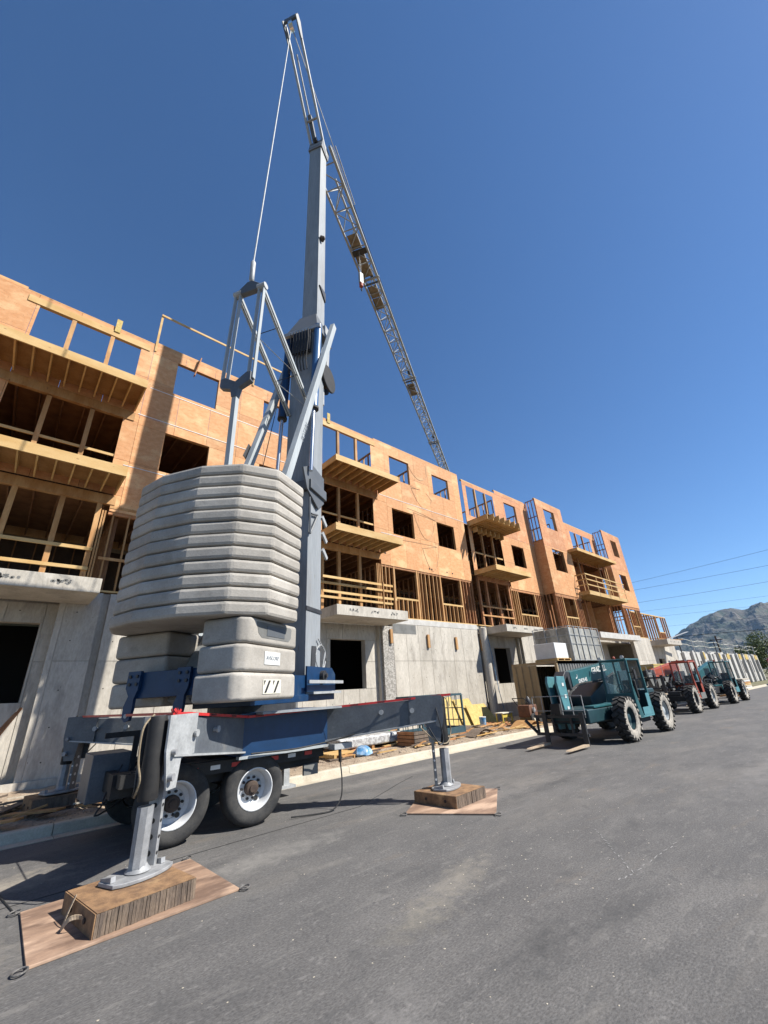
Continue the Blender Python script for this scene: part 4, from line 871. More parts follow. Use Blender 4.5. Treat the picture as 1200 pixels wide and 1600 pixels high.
# ================================================================== TELEHANDLERS
def big_wheel(t, x, y, side, hubm, dusty=True, steer=0):
    ax = Vector((math.sin(steer), side * math.cos(steer), 0)); z = .655
    w_ = MB().lathe((x, y, z), ax, [(.33, .10), (.30, .12), (.28, .02), (.20, -.03), (.0, -.03)], 28, close=False).obj('wheel', hubm, t, origin=(x, y, z), smooth=True)
    MB().lathe((x, y, z), ax, [(.32, .12), (.36, .155), (.50, .17), (.575, .15), (.59, .10), (.59, -.13), (.575, -.17), (.34, -.17)], 36, close=False).obj('tyre', 'rubber', w_, smooth=True)
    MB().lathe((x, y, z), ax, [(.325, .135), (.36, .160), (.50, .175), (.560, .160)], 36, close=False).obj('sidewall', 'rubber_dusty', w_, smooth=True)
    lg = MB(); dl = MB(); tt = Vector((0, 0, 1)); a = ax.cross(tt).normalized(); b = ax.cross(a)
    for i in range(40):
        th = 2 * math.pi * (i // 2) / 20 + (math.pi / 20 if i % 2 else 0); s_ = 1 if i % 2 else -1
        r_ = a * math.cos(th) + b * math.sin(th); r2 = a * math.cos(th + .17) + b * math.sin(th + .17); c = Vector((x, y, z))
        lg.bar(c + r_ * .61 + ax * .01 * s_, c + r2 * .60 + ax * .185 * s_, .10, .075, r_)
        if s_ > 0: dl.bar(c + r2 * .615 + ax * .188, c + r2 * .545 + ax * .186, .085, .012, ax)
    lg.obj('tread_lugs', 'rubber', w_); dl.obj('lug_ends', 'rubber_dusty', w_)
    MB().lathe((x, y, z), ax, [(.14, .0), (.13, .07), (.08, .09), (0, .09)], 16, close=False).obj('hub', hubm, w_, smooth=True)
def windowpane(t, q, name='window'): MB().add(q, [(0, 1, 2, 3)]).obj(name, 'glass', t)
def telehandler(loc, label, body, dark, pale, kind=0, lift=0.):
    t = thing('telehandler', label, 'telehandler', (0, 0, 0), 'telescopic forklifts parked along the kerb')
    B(-1.62, 2.25, -.52, .52, .55, 1.02).obj('chassis', dark, t, bevel=.03)
    if kind != 1:
        B(-3.35, -1.2, -.62, .62, .62, 1.02).obj('front_frame', dark, t, bevel=.05); B(-2.9, -1.3, -.635, -.30, 1.03, 1.09).obj('front_frame', body, t, bevel=.01); B(-1.42, -1.3, -.66, -.30, .72, 1.10).obj('front_frame', pale, t, bevel=.01)
        MB().prism([(-1.2, 1.0), (1.2, 1.0), (1.4, 1.55), (.2, 1.75), (-1.2, 1.3)], .15, 1.05, O=(0, 0, 0), U=(1, 0, 0), V=(0, 0, 1), Wd=(0, 1, 0)).obj('engine_cover', dark, t, bevel=.04)
    for x in (-1.65, 1.65):
        B(x - .12, x + .12, -1.0, 1.0, .55, .78).obj('axle', 'black', t)
        for s_ in (-1, 1): big_wheel(t, x, s_ * 1.03, s_, dark if x < 0 else 'galv_blue', steer=0)
    # cab
    x0, x1, y0, y1, z0, z1 = -.55, .68, -1.07, -.12, .58, 2.46
    cb = B(x0, x1, y0, y1, z1 - .07, z1).obj('cab', body, t, bevel=.03)
    for (x, y) in ((x0 + .04, y0 + .04), (x1 - .04, y0 + .04), (x0 + .04, y1 - .04), (x1 - .04, y1 - .04)):
        MB().bar((x - (.10 if x < 0 else -.06), y, z0 + .4), (x, y, z1 - .03), .075, .075, (0, 1, 0)).obj('cab_post', body, cb, bevel=.01)
    B(x0 - .06, x1 + .06, y0, y1, z0, z0 + .06).obj('cab_floor', pale, cb); B(x0 - .08, x0 - .02, y0, y1, z0 + .06, 1.35).obj('cab_front_panel', body, cb)
    B(x0 + .35, x1 + .04, y0 - .005, y0 + .015, z0 + .06, z0 + .30).obj('step_panel', pale, cb); B(x1 - .30, x1 + .02, y0, y0 + .02, z0 + .3, 1.3).obj('side_panel', pale if kind == 0 else body, cb)
    MB().prism([(x0 - .06, z0 + .02), (x0 + .28, z0 + .02), (x0 - .0, 1.6)], y0 - .004, y0 + .02, O=(0, 0, 0), U=(1, 0, 0), V=(0, 0, 1), Wd=(0, 1, 0)).obj('side_panel', body, cb)
    B(x1 - .02, x1 + .04, y0 + .05, y1 - .05, z0, 1.4).obj('rear_panel', dark, cb)
    windowpane(cb, [(x0 - .05, y0 + .06, 1.36), (x0 - .05, y1 - .06, 1.36), (x0, y1 - .06, z1 - .09), (x0, y0 + .06, z1 - .09)]); windowpane(cb, [(x1, y0 + .06, 1.42), (x1, y1 - .06, 1.42), (x1 - .04, y1 - .06, z1 - .09), (x1 - .04, y0 + .06, z1 - .09)])
    windowpane(cb, [(x0 + .05, y1 - .02, 1.2), (x1 - .05, y1 - .02, 1.2), (x1 - .05, y1 - .02, z1 - .09), (x0 + .05, y1 - .02, z1 - .09)])
    B(-.02, .38, -.85, -.4, 1.05, 1.15).obj('seat', 'black', cb, bevel=.03); B(.34, .44, -.85, -.4, 1.15, 1.75).obj('seat_back', 'black', cb, bevel=.03)
    MB().bar((x0 + .05, -.6, 1.1), (x0 + .22, -.6, 1.45), .05, .05).obj('steering_column', 'black', cb)
    m_ = MB(); m_.path([Vector((x0 + .24 + .04 * math.sin(q), -.6 + .17 * math.cos(q), 1.48 + .15 * math.sin(q))) for q in [i * math.pi / 6 for i in range(13)]], .014, 6); m_.obj('steering_wheel', 'black', cb)
    if kind == 1:
        for i in range(6): B(x0 + .1 + i * .18, x0 + .17 + i * .18, y0, y1, z1 + .001, z1 + .07).obj('roof_bar', body, cb)
    # boom
    O = Vector((2.1, .32, 1.55 + .75)); D = Vector((-4.55, 0, -.43)) if kind != 2 else Vector((-4.2, 0, -.6))
    bo = MB().bar(O, O + D * .98, .34, .50, UP).obj('boom', body, t, bevel=.02)
    if kind != 1: B(1.4, 2.3, .0, .62, 1.1, 2.1).obj('boom_pivot', dark, t, bevel=.02)
    else: B(1.4, 2.3, .0, .62, 1.1, 2.0).obj('boom_pivot', 'dark_metal', t)
    MB().bar(O + D * .25 + UP * -.3, O + D * .6 + UP * -1.1, .12, .12).obj('boom_ram', 'dark_metal', t)
    dn = D.normalized(); upb = (UP - dn * dn.z).normalized()
    if kind == 0:
        text('GRADALL', .30, O + D * .47 + Vector((0, -.178, .08)), -dn, upb, 'white', 'lettering', bo, .003, .008)
        text('534D9-45', .17, O + D * .80 + Vector((0, -.178, -.12)), -dn, upb, 'white', 'lettering', bo, .003, .004)
        m_ = MB(); m_.path([O + D * .90 + Vector((.12 * math.sin(q) - .05, -.18, .10 - .11 * math.cos(q))) for q in [0 + i * .25 for i in range(8)]], .014, 6); m_.obj('emblem', 'white', bo)
    E_ = O + D
    # gooseneck, carriage and forks
    gx = E_.x
    MB().prism([(gx + .02, E_.z + .26), (gx - .25, E_.z + .28), (gx - .50, E_.z + .1), (gx - .40, E_.z - .05), (gx - .18, E_.z + .12), (gx - .1, E_.z - .3), (gx + .02, E_.z - .3)], .14, .50, O=(0, 0, 0), U=(1, 0, 0), V=(0, 0, 1), Wd=(0, 1, 0)).obj('boom_nose', 'dark_metal', t, bevel=.02)
    MB().prism([(gx - .45, E_.z + .12), (gx - .95, E_.z + .14), (gx - 1.02, E_.z - .05), (gx - .72, .45 + lift), (gx - .42, .45 + lift)], .12, .20, O=(0, 0, 0), U=(1, 0, 0), V=(0, 0, 1), Wd=(0, 1, 0)).obj('gooseneck', pale, t, bevel=.01)
    MB().prism([(gx - .45, E_.z + .12), (gx - .95, E_.z + .14), (gx - 1.02, E_.z - .05), (gx - .72, .45 + lift), (gx - .42, .45 + lift)], .44, .52, O=(0, 0, 0), U=(1, 0, 0), V=(0, 0, 1), Wd=(0, 1, 0)).obj('gooseneck', pale, t, bevel=.01)
    MB().prism([(gx - .50, E_.z - .1), (gx - .68, E_.z - .1), (gx - .58, .7 + lift), (gx - .46, .7 + lift)], .22, .42, O=(0, 0, 0), U=(1, 0, 0), V=(0, 0, 1), Wd=(0, 1, 0)).obj('tilt_ram', 'dark_metal', t)
    if kind == 0:
        for z, c in ((1.7, 0), (1.35, 1), (1.0, 2), (.75, 3)): B(gx - .72 + c * .03, gx - .60 + c * .03, .108, .118, z, z + .1).obj('decal', 'white', t)
    m_ = MB(); m_.bar((x0 - .1, y0 - .02, 2.0), (x0 - .16, y0 - .22, 2.0), .03, .03); m_.bar((x0 - .16, y0 - .22, 1.78), (x0 - .16, y0 - .22, 2.08), .16, .04, (0, 1, 0)); m_.obj('mirror', 'black', cb)
    for k_, (a_, b_) in enumerate(((.20, 0.16), (.22, .22), (.18, .28))):
        MB().path(smooth([O + D * a_ + Vector((0, -.19, -.1 - b_ * .3)), O + D * .5 + Vector((0, -.2, -.22 - b_ * .3)), O + D * .9 + Vector((0, -.19, -.15 - b_ * .2)), O + D + Vector((-.3, -.1, -.3 - b_))]), .016, 6).obj('hydraulic_hose', 'black', t)
    MB().lathe((.9, .75, 1.5), (0, 0, 1), [(.05, 0), (.05, .7), (.065, .72), (.065, .8)], 10).obj('exhaust_pipe', 'rust', t, smooth=True)
    for y_ in (y0 + .08, y1 - .1): MB().lathe((x0 - .04, y_, z1 + .05), (-1, 0, 0), [(.05, 0), (.06, .06)], 12).obj('work_light', 'white', cb)
    MB().lathe((x1 - .15, y1 - .15, z1), (0, 0, 1), [(.05, 0), (.05, .1), (.02, .14)], 10).obj('beacon', 'orange_red', cb)
    for z_ in (.66, .80): B(-3.36 if kind != 1 else -1.63, -3.33 if kind != 1 else -1.60, -.5, .5, z_, z_ + .05).obj('bumper_bar', 'black', t)
    MB().path(smooth([(-1.1, -.60, 1.02), (-.8, -.75, .9), (-.2, -.70, .95), (.6, -.62, .8)]), .02, 6).obj('hydraulic_hose', 'black', t)
    B(-.45, .6, -.95, -.55, .42, .55).obj('step_box', 'black', t, bevel=.02); B(.85, 2.2, -.80, -.15, 1.02, 1.42).obj('fuel_tank', dark, t, bevel=.05)
    fx = gx - 1.02
    cg = B(fx, fx + .08, -.55, 1.15, .30 + lift, .38 + lift).obj('carriage', 'dark_metal', t)
    B(fx, fx + .08, -.55, 1.15, .80 + lift, .88 + lift).obj('carriage_bar', 'dark_metal', cg)
    for y in (-.50, -.1, .5, 1.05): B(fx + .01, fx + .07, y, y + .06, .3 + lift, .88 + lift).obj('carriage_bar', 'dark_metal', cg)
    for y in (-.55, -.2, .15, .45, .8, 1.13): MB().bar((fx + .04, y, .88 + lift), (fx + .04, y, 1.42 + lift), .02, .02).obj('guard_bar', 'galv', cg)
    for z in (1.0, 1.42): MB().bar((fx + .04, -.55, z + lift), (fx + .04, 1.14, z + lift), .025, .02).obj('guard_bar', 'galv', cg)
    B(fx - .1, fx + .2, .15, .45, .9 + lift, 1.2 + lift).obj('load_box', 'black', cg)
    for y in (-.52, .70):
        fk = B(fx - .05, fx - .002, y, y + .14, .06 + lift, .95 + lift).obj('fork', 'dark_metal', t)
        MB().prism([(fx - .05, .06 + lift), (fx - .05, .115 + lift), (fx - 1.2, .085 + lift), (fx - 1.25, .06 + lift)], y, y + .14, O=(0, 0, 0), U=(1, 0, 0), V=(0, 0, 1), Wd=(0, 1, 0)).obj('fork_blade', 'strap', fk)
    if kind == 0: MB().bar((fx + .1, 1.15, .35), (fx - .3, 1.3, .75), .06, .08).obj('side_arm', 'dark_metal', cg)
    if kind:
        m_ = MB()
        for i in range(40): c = Vector((rr(-1.5, -.7), rr(-.7, .3), rr(.9, 1.5))); m_.bar(c, c + Vector((rr(-.3, .3), rr(-.2, .2), rr(-.3, .2))), rr(.04, .12), rr(.04, .1))
        m_.obj('engine_parts', 'dark_metal', t)
    t.location = loc
    return t
telehandler((17.0, 6.98, 0), 'dusty teal telehandler with lettered boom and forks lowered to the asphalt', 'teal', 'teal_dark', 'teal_pale', 0)
telehandler((28.5, 8.0, 0), 'orange red telehandler with raised carriage, parked behind the lettered teal one', 'orange_red', 'dark_metal', 'grey_box', 1, .9)
telehandler((36.0, 7.85, 0), 'teal telehandler farthest along the kerb, behind the orange red machine', 'teal', 'dark_metal', 'teal_pale', 2)
bk = setp(thing('osb_bunk', 'pale yellow stack of board sheets carried beside the orange red machine', 'board stack', (31.8, 9.7, 0)))
for i in range(9): B(30.2 + rr(-.02, .02), 33.4, 9.35, 10.1, 1.77 + i * .082, 1.77 + i * .082 + .077).obj('sheet', 'osb', bk)
B(30.3, 33.3, 9.4, 10.05, .16, 1.765).obj('crate_below', 'grey_box', bk)
# storage container
ct = thing('shipping_container', 'tan steel storage container with one door leaf open behind the teal telehandler', 'container', (22.7, 11.3, .15))
X0, X1, Y0, Y1, Z0, Z1 = 19.7, 25.8, 10.15, 12.59, .15, 2.76
B(X0, X1, Y0, Y1, Z1 - .03, Z1).obj('roof', 'grey_box', ct); B(X0, X1, Y0, Y1, Z0, Z0 + .15).obj('floor', 'inside_shade', ct); B(X1 - .05, X1, Y0, Y1, Z0 + .15, Z1 - .03).obj('end_wall', 'grey_box', ct)
for yy, s_ in ((Y0, 1), (Y1, -1)):
    m_ = MB(); x = X0 + .1
    prof = []
    while x < X1 - .1: prof += [(x, 0), (x + .07, 0), (x + .10, .035), (x + .17, .035), (x + .2, 0)]; x += .27
    vs = [(a, yy + s_ * (.02 + b), z) for z in (Z0 + .15, Z1 - .1) for a, b in prof]; n = len(prof); m_.add(vs, [(i, i + 1, i + 1 + n, i + n) for i in range(n - 1)]); m_.obj('side_wall', 'grey_box' if s_ == 1 else 'tan_paint', ct)
for yy in (Y0, Y1 - .12):
    B(X0, X0 + .12, yy, yy + .12, Z0, Z1 - .03).obj('corner_post', 'tan_paint', ct, bevel=.008)
B(X0 - .01, X0 + .12, Y0, Y1, Z1 - .12, Z1 + .004).obj('door_header', 'tan_paint', ct); B(X0 - .01, X0 + .1, Y0, Y1, Z0, Z0 + .12).obj('door_sill', 'tan_paint', ct)
for yy in (Y0, Y0 - 0): B(X0 + .12, X1, Y0 - .005, Y0 + .05, Z1 - .12, Z1 - .005).obj('top_rail', 'tan_paint', ct)
dr = B(X0 - .02, X0 + .03, Y0 + 1.22, Y1 - .10, Z0 + .13, Z1 - .13).obj('door', 'tan_paint', ct, bevel=.006)
for z in (.75, 1.35, 1.5, 2.1): B(X0 - .035, X0 - .021, Y0 + 1.28, Y1 - .16, z, z + .04).obj('door_rib', 'tan_paint', dr)
for y in (Y0 + 1.45, Y0 + 1.85, Y0 + 2.2): MB().tube((X0 - .06, y, Z0 + .15), (X0 - .06, y, Z1 - .15), .018, 8).obj('lock_rod', 'tan_paint', dr)
B(X0 - .03, X0 + .02, Y0 + 1.06, Y0 + 1.21, Z0 + .13, Z1 - .13).obj('door', 'tan_paint', ct)
# crate on pallet and wrapped cage on the container
def pallet(t, x0, x1, y0, y1, z, m='lumber', gap=True, sc=1):
    n = 7
    for i in range(n): a = y0 + (y1 - y0) * i / n; B(x0, x1, a, a + (y1 - y0) / n * .78, z + .10, z + .12).obj('slat', m, t)
    for i in range(3): a = x0 + (x1 - x0 - .09) * i / 2; B(a, a + .09, y0, y1, z + .022, z + .098).obj('stringer', m, t)
    for i in range(3): a = y0 + (y1 - y0 - .1) * i / 2; B(x0, x1, a, a + .1, z, z + .02).obj('slat', m, t)
t = setp(thing('pallet', 'wooden pallet on the container roof carrying the white crate', 'pallet', (20.9, 10.9, 2.77))); pallet(t, 20.2, 21.6, 10.3, 11.5, 2.77, 'beam')
cr1 = B(20.25, 21.5, 10.35, 11.45, 2.892, 3.62).obj('white_crate', 'white', bevel=.02); cr1['label'] = 'plain white crate on a wooden pallet on top of the storage container'; cr1['category'] = 'crate'
t = setp(thing('wrapped_cage', 'tall cage wrapped in grey translucent sheeting on top of the storage container', 'cage', (24.0, 11.3, 2.77)))
B(22.3, 25.9, 10.45, 12.5, 2.78, 4.5).obj('wrapped_load', 'wrap', t, bevel=.06)
for x in (22.28, 22.9, 23.5, 24.2, 25.0, 25.9):
    MB().bar((x, 10.42, 2.78), (x, 10.42, 4.55), .04, .04).obj('cage_post', 'galv', t)
for y in (11.1, 11.8, 12.5): MB().bar((22.27, y, 2.78), (22.27, y, 4.55), .04, .04).obj('cage_post', 'galv', t)
for z in (2.82, 3.65, 4.1, 4.55): MB().bar((22.28, 10.42, z), (25.9, 10.42, z), .02, .02).obj('cage_rail', 'galv', t); MB().bar((22.27, 10.42, z), (22.27, 12.5, z), .03, .03).obj('cage_rail', 'galv', t)

# ================================================================== ITEMS ON THE DIRT
def Zd(x, y): return dz(x, y)
def solo(o, label, cat, group=None):
    o['label'] = label; o['category'] = cat
    if group: o['group'] = group
    return o
t = thing('pallet', 'small yellowish pallet lying on the dirt left of the blue bag', 'pallet', (8.1, 11.5, .15)); pallet(t, 7.7, 8.55, 11.15, 12.0, .17, 'beam')
t = thing('pallet', 'broken pallet tipped under the yellowish one on the dirt', 'pallet', (8.2, 11.3, .1)); pallet(t, 7.85, 8.75, 10.95, 11.6, .13, 'lumber')
m_ = MB(); prof = [(.02, 0), (.24, .01), (.30, .07), (.27, .15), (.20, .22), (.12, .27), (.02, .29)]
m_.lathe((8.6, 11.0, .15), (0.1, 0, 1), prof, 28)
m_.v = [(x + .09 * MN.noise(Vector((x * 8, y * 8, z * 8))), y + .09 * MN.noise(Vector((x * 8, y * 8, z * 8 + 5))), z + .06 * MN.noise(Vector((x * 9, y * 9, 2)))) for x, y, z in m_.v]
solo(m_.obj('plastic_bag', 'plastic_blue', smooth=True), 'crumpled blue and white plastic bag standing on the dirt by the kerb', 'bag')
t = thing('wrapped_bundle', 'low bundle wrapped in silver sheeting lying on the dirt behind the blue bag', 'bundle', (9.8, 12.6, .15))
vs_ = B(8.5, 11.2, 12.0, 13.2, .26, .56); vs_.obj('wrapped_load', 'silver', t, bevel=.07, seg=3)
for x in (8.7, 9.8, 10.9): B(x, x + .1, 12.0, 13.2, .14, .255).obj('bearer', 'lumber', t)
t = thing('cardboard_box', 'brown cardboard carton by the concrete wall', 'box', (10.6, 14.2, .15)); B(10.3, 10.95, 13.9, 14.4, .15, .62).obj('carton', 'cardboard', t, bevel=.006); B(10.295, 10.955, 14.12, 14.18, .622, .626).obj('tape_strip', 'strap', t)
solo(B(10.98, 11.3, 14.0, 14.35, .14, .60).obj('paint_bucket', 'white', bevel=.05), 'white square tub beside the brown carton', 'tub')
t = thing('jerry_can', 'bright green plastic container with a dark cap on the dirt', 'container', (11.15, 13.1, .15)); B(10.95, 11.45, 12.9, 13.25, .15, .6).obj('body', 'plastic_green', t, bevel=.04); B(10.98, 11.3, 12.93, 13.2, .60, .68).obj('cap', 'ink', t, bevel=.02); B(11.0, 11.4, 12.895, 12.899, .32, .44).obj('decal', 'white', t)
t = thing('pallet', 'pallet leaning on edge against the wall behind the green container', 'pallet', (12.2, 13.9, .15))
for i in range(6): MB().bar((11.7, 13.75 + .04 * i, .2 + i * .13), (12.7, 13.75 + .04 * i, .2 + i * .13), .02, .09, (0, 0, 1)).obj('slat', 'dark_wood' if i % 2 else 'lumber', t)
for x in (11.75, 12.2, 12.65): MB().bar((x, 13.8, .15), (x, 14.05, .95), .04, .09, (1, 0, 0)).obj('stringer', 'lumber', t)
dbr = random.Random(5)
SCR = []
k = 0
for i in range(110):
    x = dbr.uniform(7.6, 19.2); y = dbr.uniform(10.6, 13.4); an = dbr.gauss(0, .45); L_ = dbr.uniform(.3, 1.5); z = .17 + dbr.uniform(0, .05)
    if x < 13: L_ *= .7
    dx, dy = math.cos(an) * L_ / 2, math.sin(an) * L_ / 2
    o = MB().bar((x - dx, y - dy, z), (x + dx, y + dy, z + dbr.uniform(-.01, .10)), dbr.choice((.04, .09, .14)), .03).obj('scrap_board', dbr.choice(('lumber', 'beam', 'block_side', 'lumber_red')))
    SCR.append((x, y, L_, o, 0))
for (x, y, w_, l_, a, lab) in ((17.6, 11.0, 1.6, .8, .1, 'warped brown plywood sheet lying across the kerb near the container'), (18.3, 11.4, 1.2, .6, -.2, 'darker warped sheet on top of scrap beside the container'), (15.2, 12.4, 1.6, .7, .2, 'flat dark board beside the metal cage'), (14.3, 11.0, 1.3, .5, .0, 'long brown board in the scrap by the kerb in front of the metal cage')):
    u = Vector((math.cos(a), math.sin(a), .06)); v = Vector((-math.sin(a), math.cos(a), .03)); c = Vector((x, y, .26))
    m_ = MB(); n = 8
    vs_ = []
    for zz in (0, .02):
        for i in range(n + 1):
            for j in (0, 1): s_ = i / n - .5; vs_.append(c + u * w_ * s_ + v * l_ * (j - .5) + UP * (.10 * math.cos(s_ * 5) + zz))
    m = (n + 1) * 2
    f_ = [(2 * i, 2 * i + 2, 2 * i + 3, 2 * i + 1) for i in range(n)] + [(m + 2 * i, m + 2 * i + 1, m + 2 * i + 3, m + 2 * i + 2) for i in range(n)] + [(2 * i, 2 * i + 2, m + 2 * i + 2, m + 2 * i) for i in range(n)] + [(2 * i + 1, 2 * i + 3, m + 2 * i + 3, m + 2 * i + 1) for i in range(n)]
    m_.add(vs_, f_); solo(m_.obj('plywood_offcut', 'ply_raw' if x > 16 else 'block_side'), lab, 'sheet')
# man basket cage
t = thing('steel_basket', 'dark teal steel man basket with barred sides resting on crates beyond the right outrigger', 'basket', (12.6, 11.5, .3))
cx0, cx1, cy0, cy1, cz0, cz1 = 11.3, 13.5, 11.05, 12.3, .34, 1.62
B(cx0, cx1, cy0, cy1, cz0, cz0 + .04).obj('floor', 'cage_blue', t)
for (a, b) in (((cx0, cy0), (cx1, cy0)), ((cx1, cy0), (cx1, cy1)), ((cx0, cy1), (cx1, cy1)), ((cx0, cy0), (cx0, cy1))):
    for z in (cz0 + .1, cz1): MB().bar((*a, z), (*b, z), .07 if z > 1 else .05, .20 if z < 1 else .07).obj('frame_rail', 'cage_blue', t)
    if b[0] == cx1 and a[0] == cx1 or a[0] == b[0]:
        for i in range(1, 5): q = a[1] + (b[1] - a[1]) * i / 5; MB().bar((a[0], q, cz0), (a[0], q, cz1), .02, .02).obj('side_bar', 'cage_blue', t)
        for z in (.75, 1.15): MB().bar((*a, z), (*b, z), .02, .03).obj('side_bar', 'cage_blue', t)
    else:
        for i in range(1, 6): q = a[0] + (b[0] - a[0]) * i / 6; MB().bar((q, a[1], 1.25 if a[1] == cy0 else cz0), (q, a[1], cz1), .02, .02).obj('side_bar', 'cage_blue', t)
for x in (cx0, (cx0 + cx1) / 2, cx1):
    for y in (cy0, cy1): MB().bar((x, y, cz0), (x, y, cz1), .06, .06).obj('corner_post', 'cage_blue', t)
t = thing('wooden_crate', 'brown wooden crate on the dirt under the left end of the steel basket', 'crate', (11.2, 11.2, .15))
for i in range(4): B(10.75, 11.7, 10.95, 10.975, .16 + i * .11, .25 + i * .11).obj('slat', 'block_side', t); B(10.75, 10.775, 10.98, 11.8, .16 + i * .11, .25 + i * .11).obj('slat', 'lumber_red', t)
B(10.78, 11.68, 10.98, 11.78, .15, .52).obj('contents', 'dark_wood', t)
# leaning osb sheets, bucket, saw bench, compressor
t = thing('osb_sheets', 'yellow strand board sheets leaning on the concrete wall behind the steel basket', 'boards', (17, 14.4, .15))
for i, (xa, xb, h, yy) in enumerate(((15.7, 17.0, 1.40, 14.0), (16.95, 18.15, 1.26, 13.9), (17.5, 19.0, .95, 13.75))):
    MB().prism([(xa, 0), (xb + (.5 if i == 2 else .25), 0), (xb, h), (xa, h)], 0, .03, O=(0, yy, .16), U=(1, 0, 0), V=Vector((0, .45, 1)).normalized(), Wd=(0, -1, .45)).obj('sheet', 'osb', t)
t = thing('bucket', 'small blue and white bucket in front of the yellow boards', 'bucket', (17.1, 12.9, .2)); MB().lathe((17.1, 12.9, .18), (0, 0, 1), [(.13, 0), (.16, .36)], 16).obj('pail', 'plastic_blue', t, smooth=True); MB().lathe((17.1, 12.9, .54), (0, 0, 1), [(.165, 0), (.165, .03)], 16).obj('lid', 'white', t)
t = thing('work_bench', 'low pale work bench with yellow legs beside the blue bucket', 'bench', (18.4, 12.6, .2)); B(18.0, 18.9, 12.4, 12.85, .62, .66).obj('top', 'cream', t)
for x, y in ((18.05, 12.45), (18.8, 12.45), (18.05, 12.78), (18.8, 12.78)): MB().bar((x, y, .18), (x, y, .62), .05, .05).obj('leg', 'yellow', t)
B(18.1, 18.8, 12.45, 12.5, .45, .58).obj('apron', 'yellow', t)
t = thing('compressor', 'brown engine driven site machine with a small wheel in front of the container door', 'machine', (18.6, 11.4, .2))
B(18.2, 18.9, 11.1, 11.7, .45, .95).obj('housing', 'brown_machine', t, bevel=.05); MB().lathe((18.3, 11.05, .40), (0, -1, 0), [(.20, 0), (.22, .04), (.2, .08)], 18).obj('wheel', 'rubber', t, smooth=True)
MB().lathe((18.3, 10.96, .40), (0, -1, 0), [(.10, 0), (.08, .03)], 12).obj('hub', 'cream', t); MB().lathe((18.7, 11.4, .95), (0, 0, 1), [(.14, 0), (.16, .1), (.08, .3), (.03, .35)], 12).obj('air_filter', 'dark_metal', t, smooth=True)
MB().path([(18.25, 11.1, .95), (17.9, 11.1, 1.25), (17.9, 11.7, 1.25), (18.25, 11.7, .95)], .02, 6).obj('handle', 'dark_metal', t); MB().lathe((18.5, 11.08, .75), (0, -1, 0), [(.1, 0), (.1, .05)], 14).obj('pulley', 'silver', t); MB().lathe((18.85, 11.05, .36), (0, -1, 0), [(.16, 0), (.16, .08)], 18).obj('wheel', 'rubber', t)
# left hand scrap behind the trailer
for i in range(40):
    x = dbr.uniform(-2.5, 3.2); y = dbr.uniform(10.4, 13.5); an = dbr.gauss(0, .5); L_ = dbr.uniform(.4, 1.8)
    dx, dy = math.cos(an) * L_ / 2, math.sin(an) * L_ / 2
    o = MB().bar((x - dx, y - dy, .19), (x + dx, y + dy, .2 + dbr.uniform(0, .12)), dbr.choice((.05, .09, .2)), .03).obj('scrap_board', dbr.choice(('lumber', 'dark_wood', 'block_side', 'kerb')))
    SCR.append((x, y, L_, o, 1))
MKS = [(8.2, 'by the yellowish pallet'), (9.8, 'by the silver bundle'), (11.1, 'by the green container'), (12.6, 'by the steel basket'), (14.6, 'right of the steel basket'), (17.0, 'in front of the yellow boards'), (18.6, 'by the brown machine')]
MKL = [(-2, 'left of the trailer'), (-.5, 'by the leaning props'), (1.3, 'by the far left outrigger'), (3, 'behind the trailer wheels')]
TONE = {'lumber': 'orange brown', 'beam': 'pale yellow', 'block_side': 'weathered grey', 'lumber_red': 'reddish', 'dark_wood': 'dark', 'kerb': 'bleached'}
NTH = ['nearest the kerb', 'second from the kerb', 'third from the kerb', 'fourth from the kerb', 'fifth from the kerb', 'sixth from the kerb', 'seventh from the kerb', 'eighth from the kerb', 'ninth from the kerb', 'tenth from the kerb']
gs = {}
for x, y, L_, o, side in SCR:
    mk_ = min((MKL if side else MKS), key=lambda q: abs(q[0] - x))[1]; tn = TONE[o.data.materials[0].name]; sz = 'short' if L_ < .6 else ('long' if L_ > 1.1 else 'medium')
    gs.setdefault((sz, tn, mk_, side), []).append((y, o))
for (sz, tn, mk_, side), l in gs.items():
    for i, (y, o) in enumerate(sorted(l, key=lambda q: q[0])):
        solo(o, '%s %s offcut %s%s' % (sz, tn, mk_, (', ' + NTH[min(i, 9)]) if len(l) > 1 else ''), 'board', 'timber offcuts behind the trailer' if side else 'timber offcuts on the dirt')
for (a, b, lab) in (((-.35, 13.2, .2), (.62, 14.95, 2.0), 'thin timber prop leaning on the shaded concrete wall at far left'), ((-.55, 13.2, .2), (.55, 14.95, 1.9), 'second thin timber prop leaning beside the first at far left')):
    solo(MB().bar(a, b, .05, .05).obj('timber_prop', 'lumber_red'), lab, 'prop')
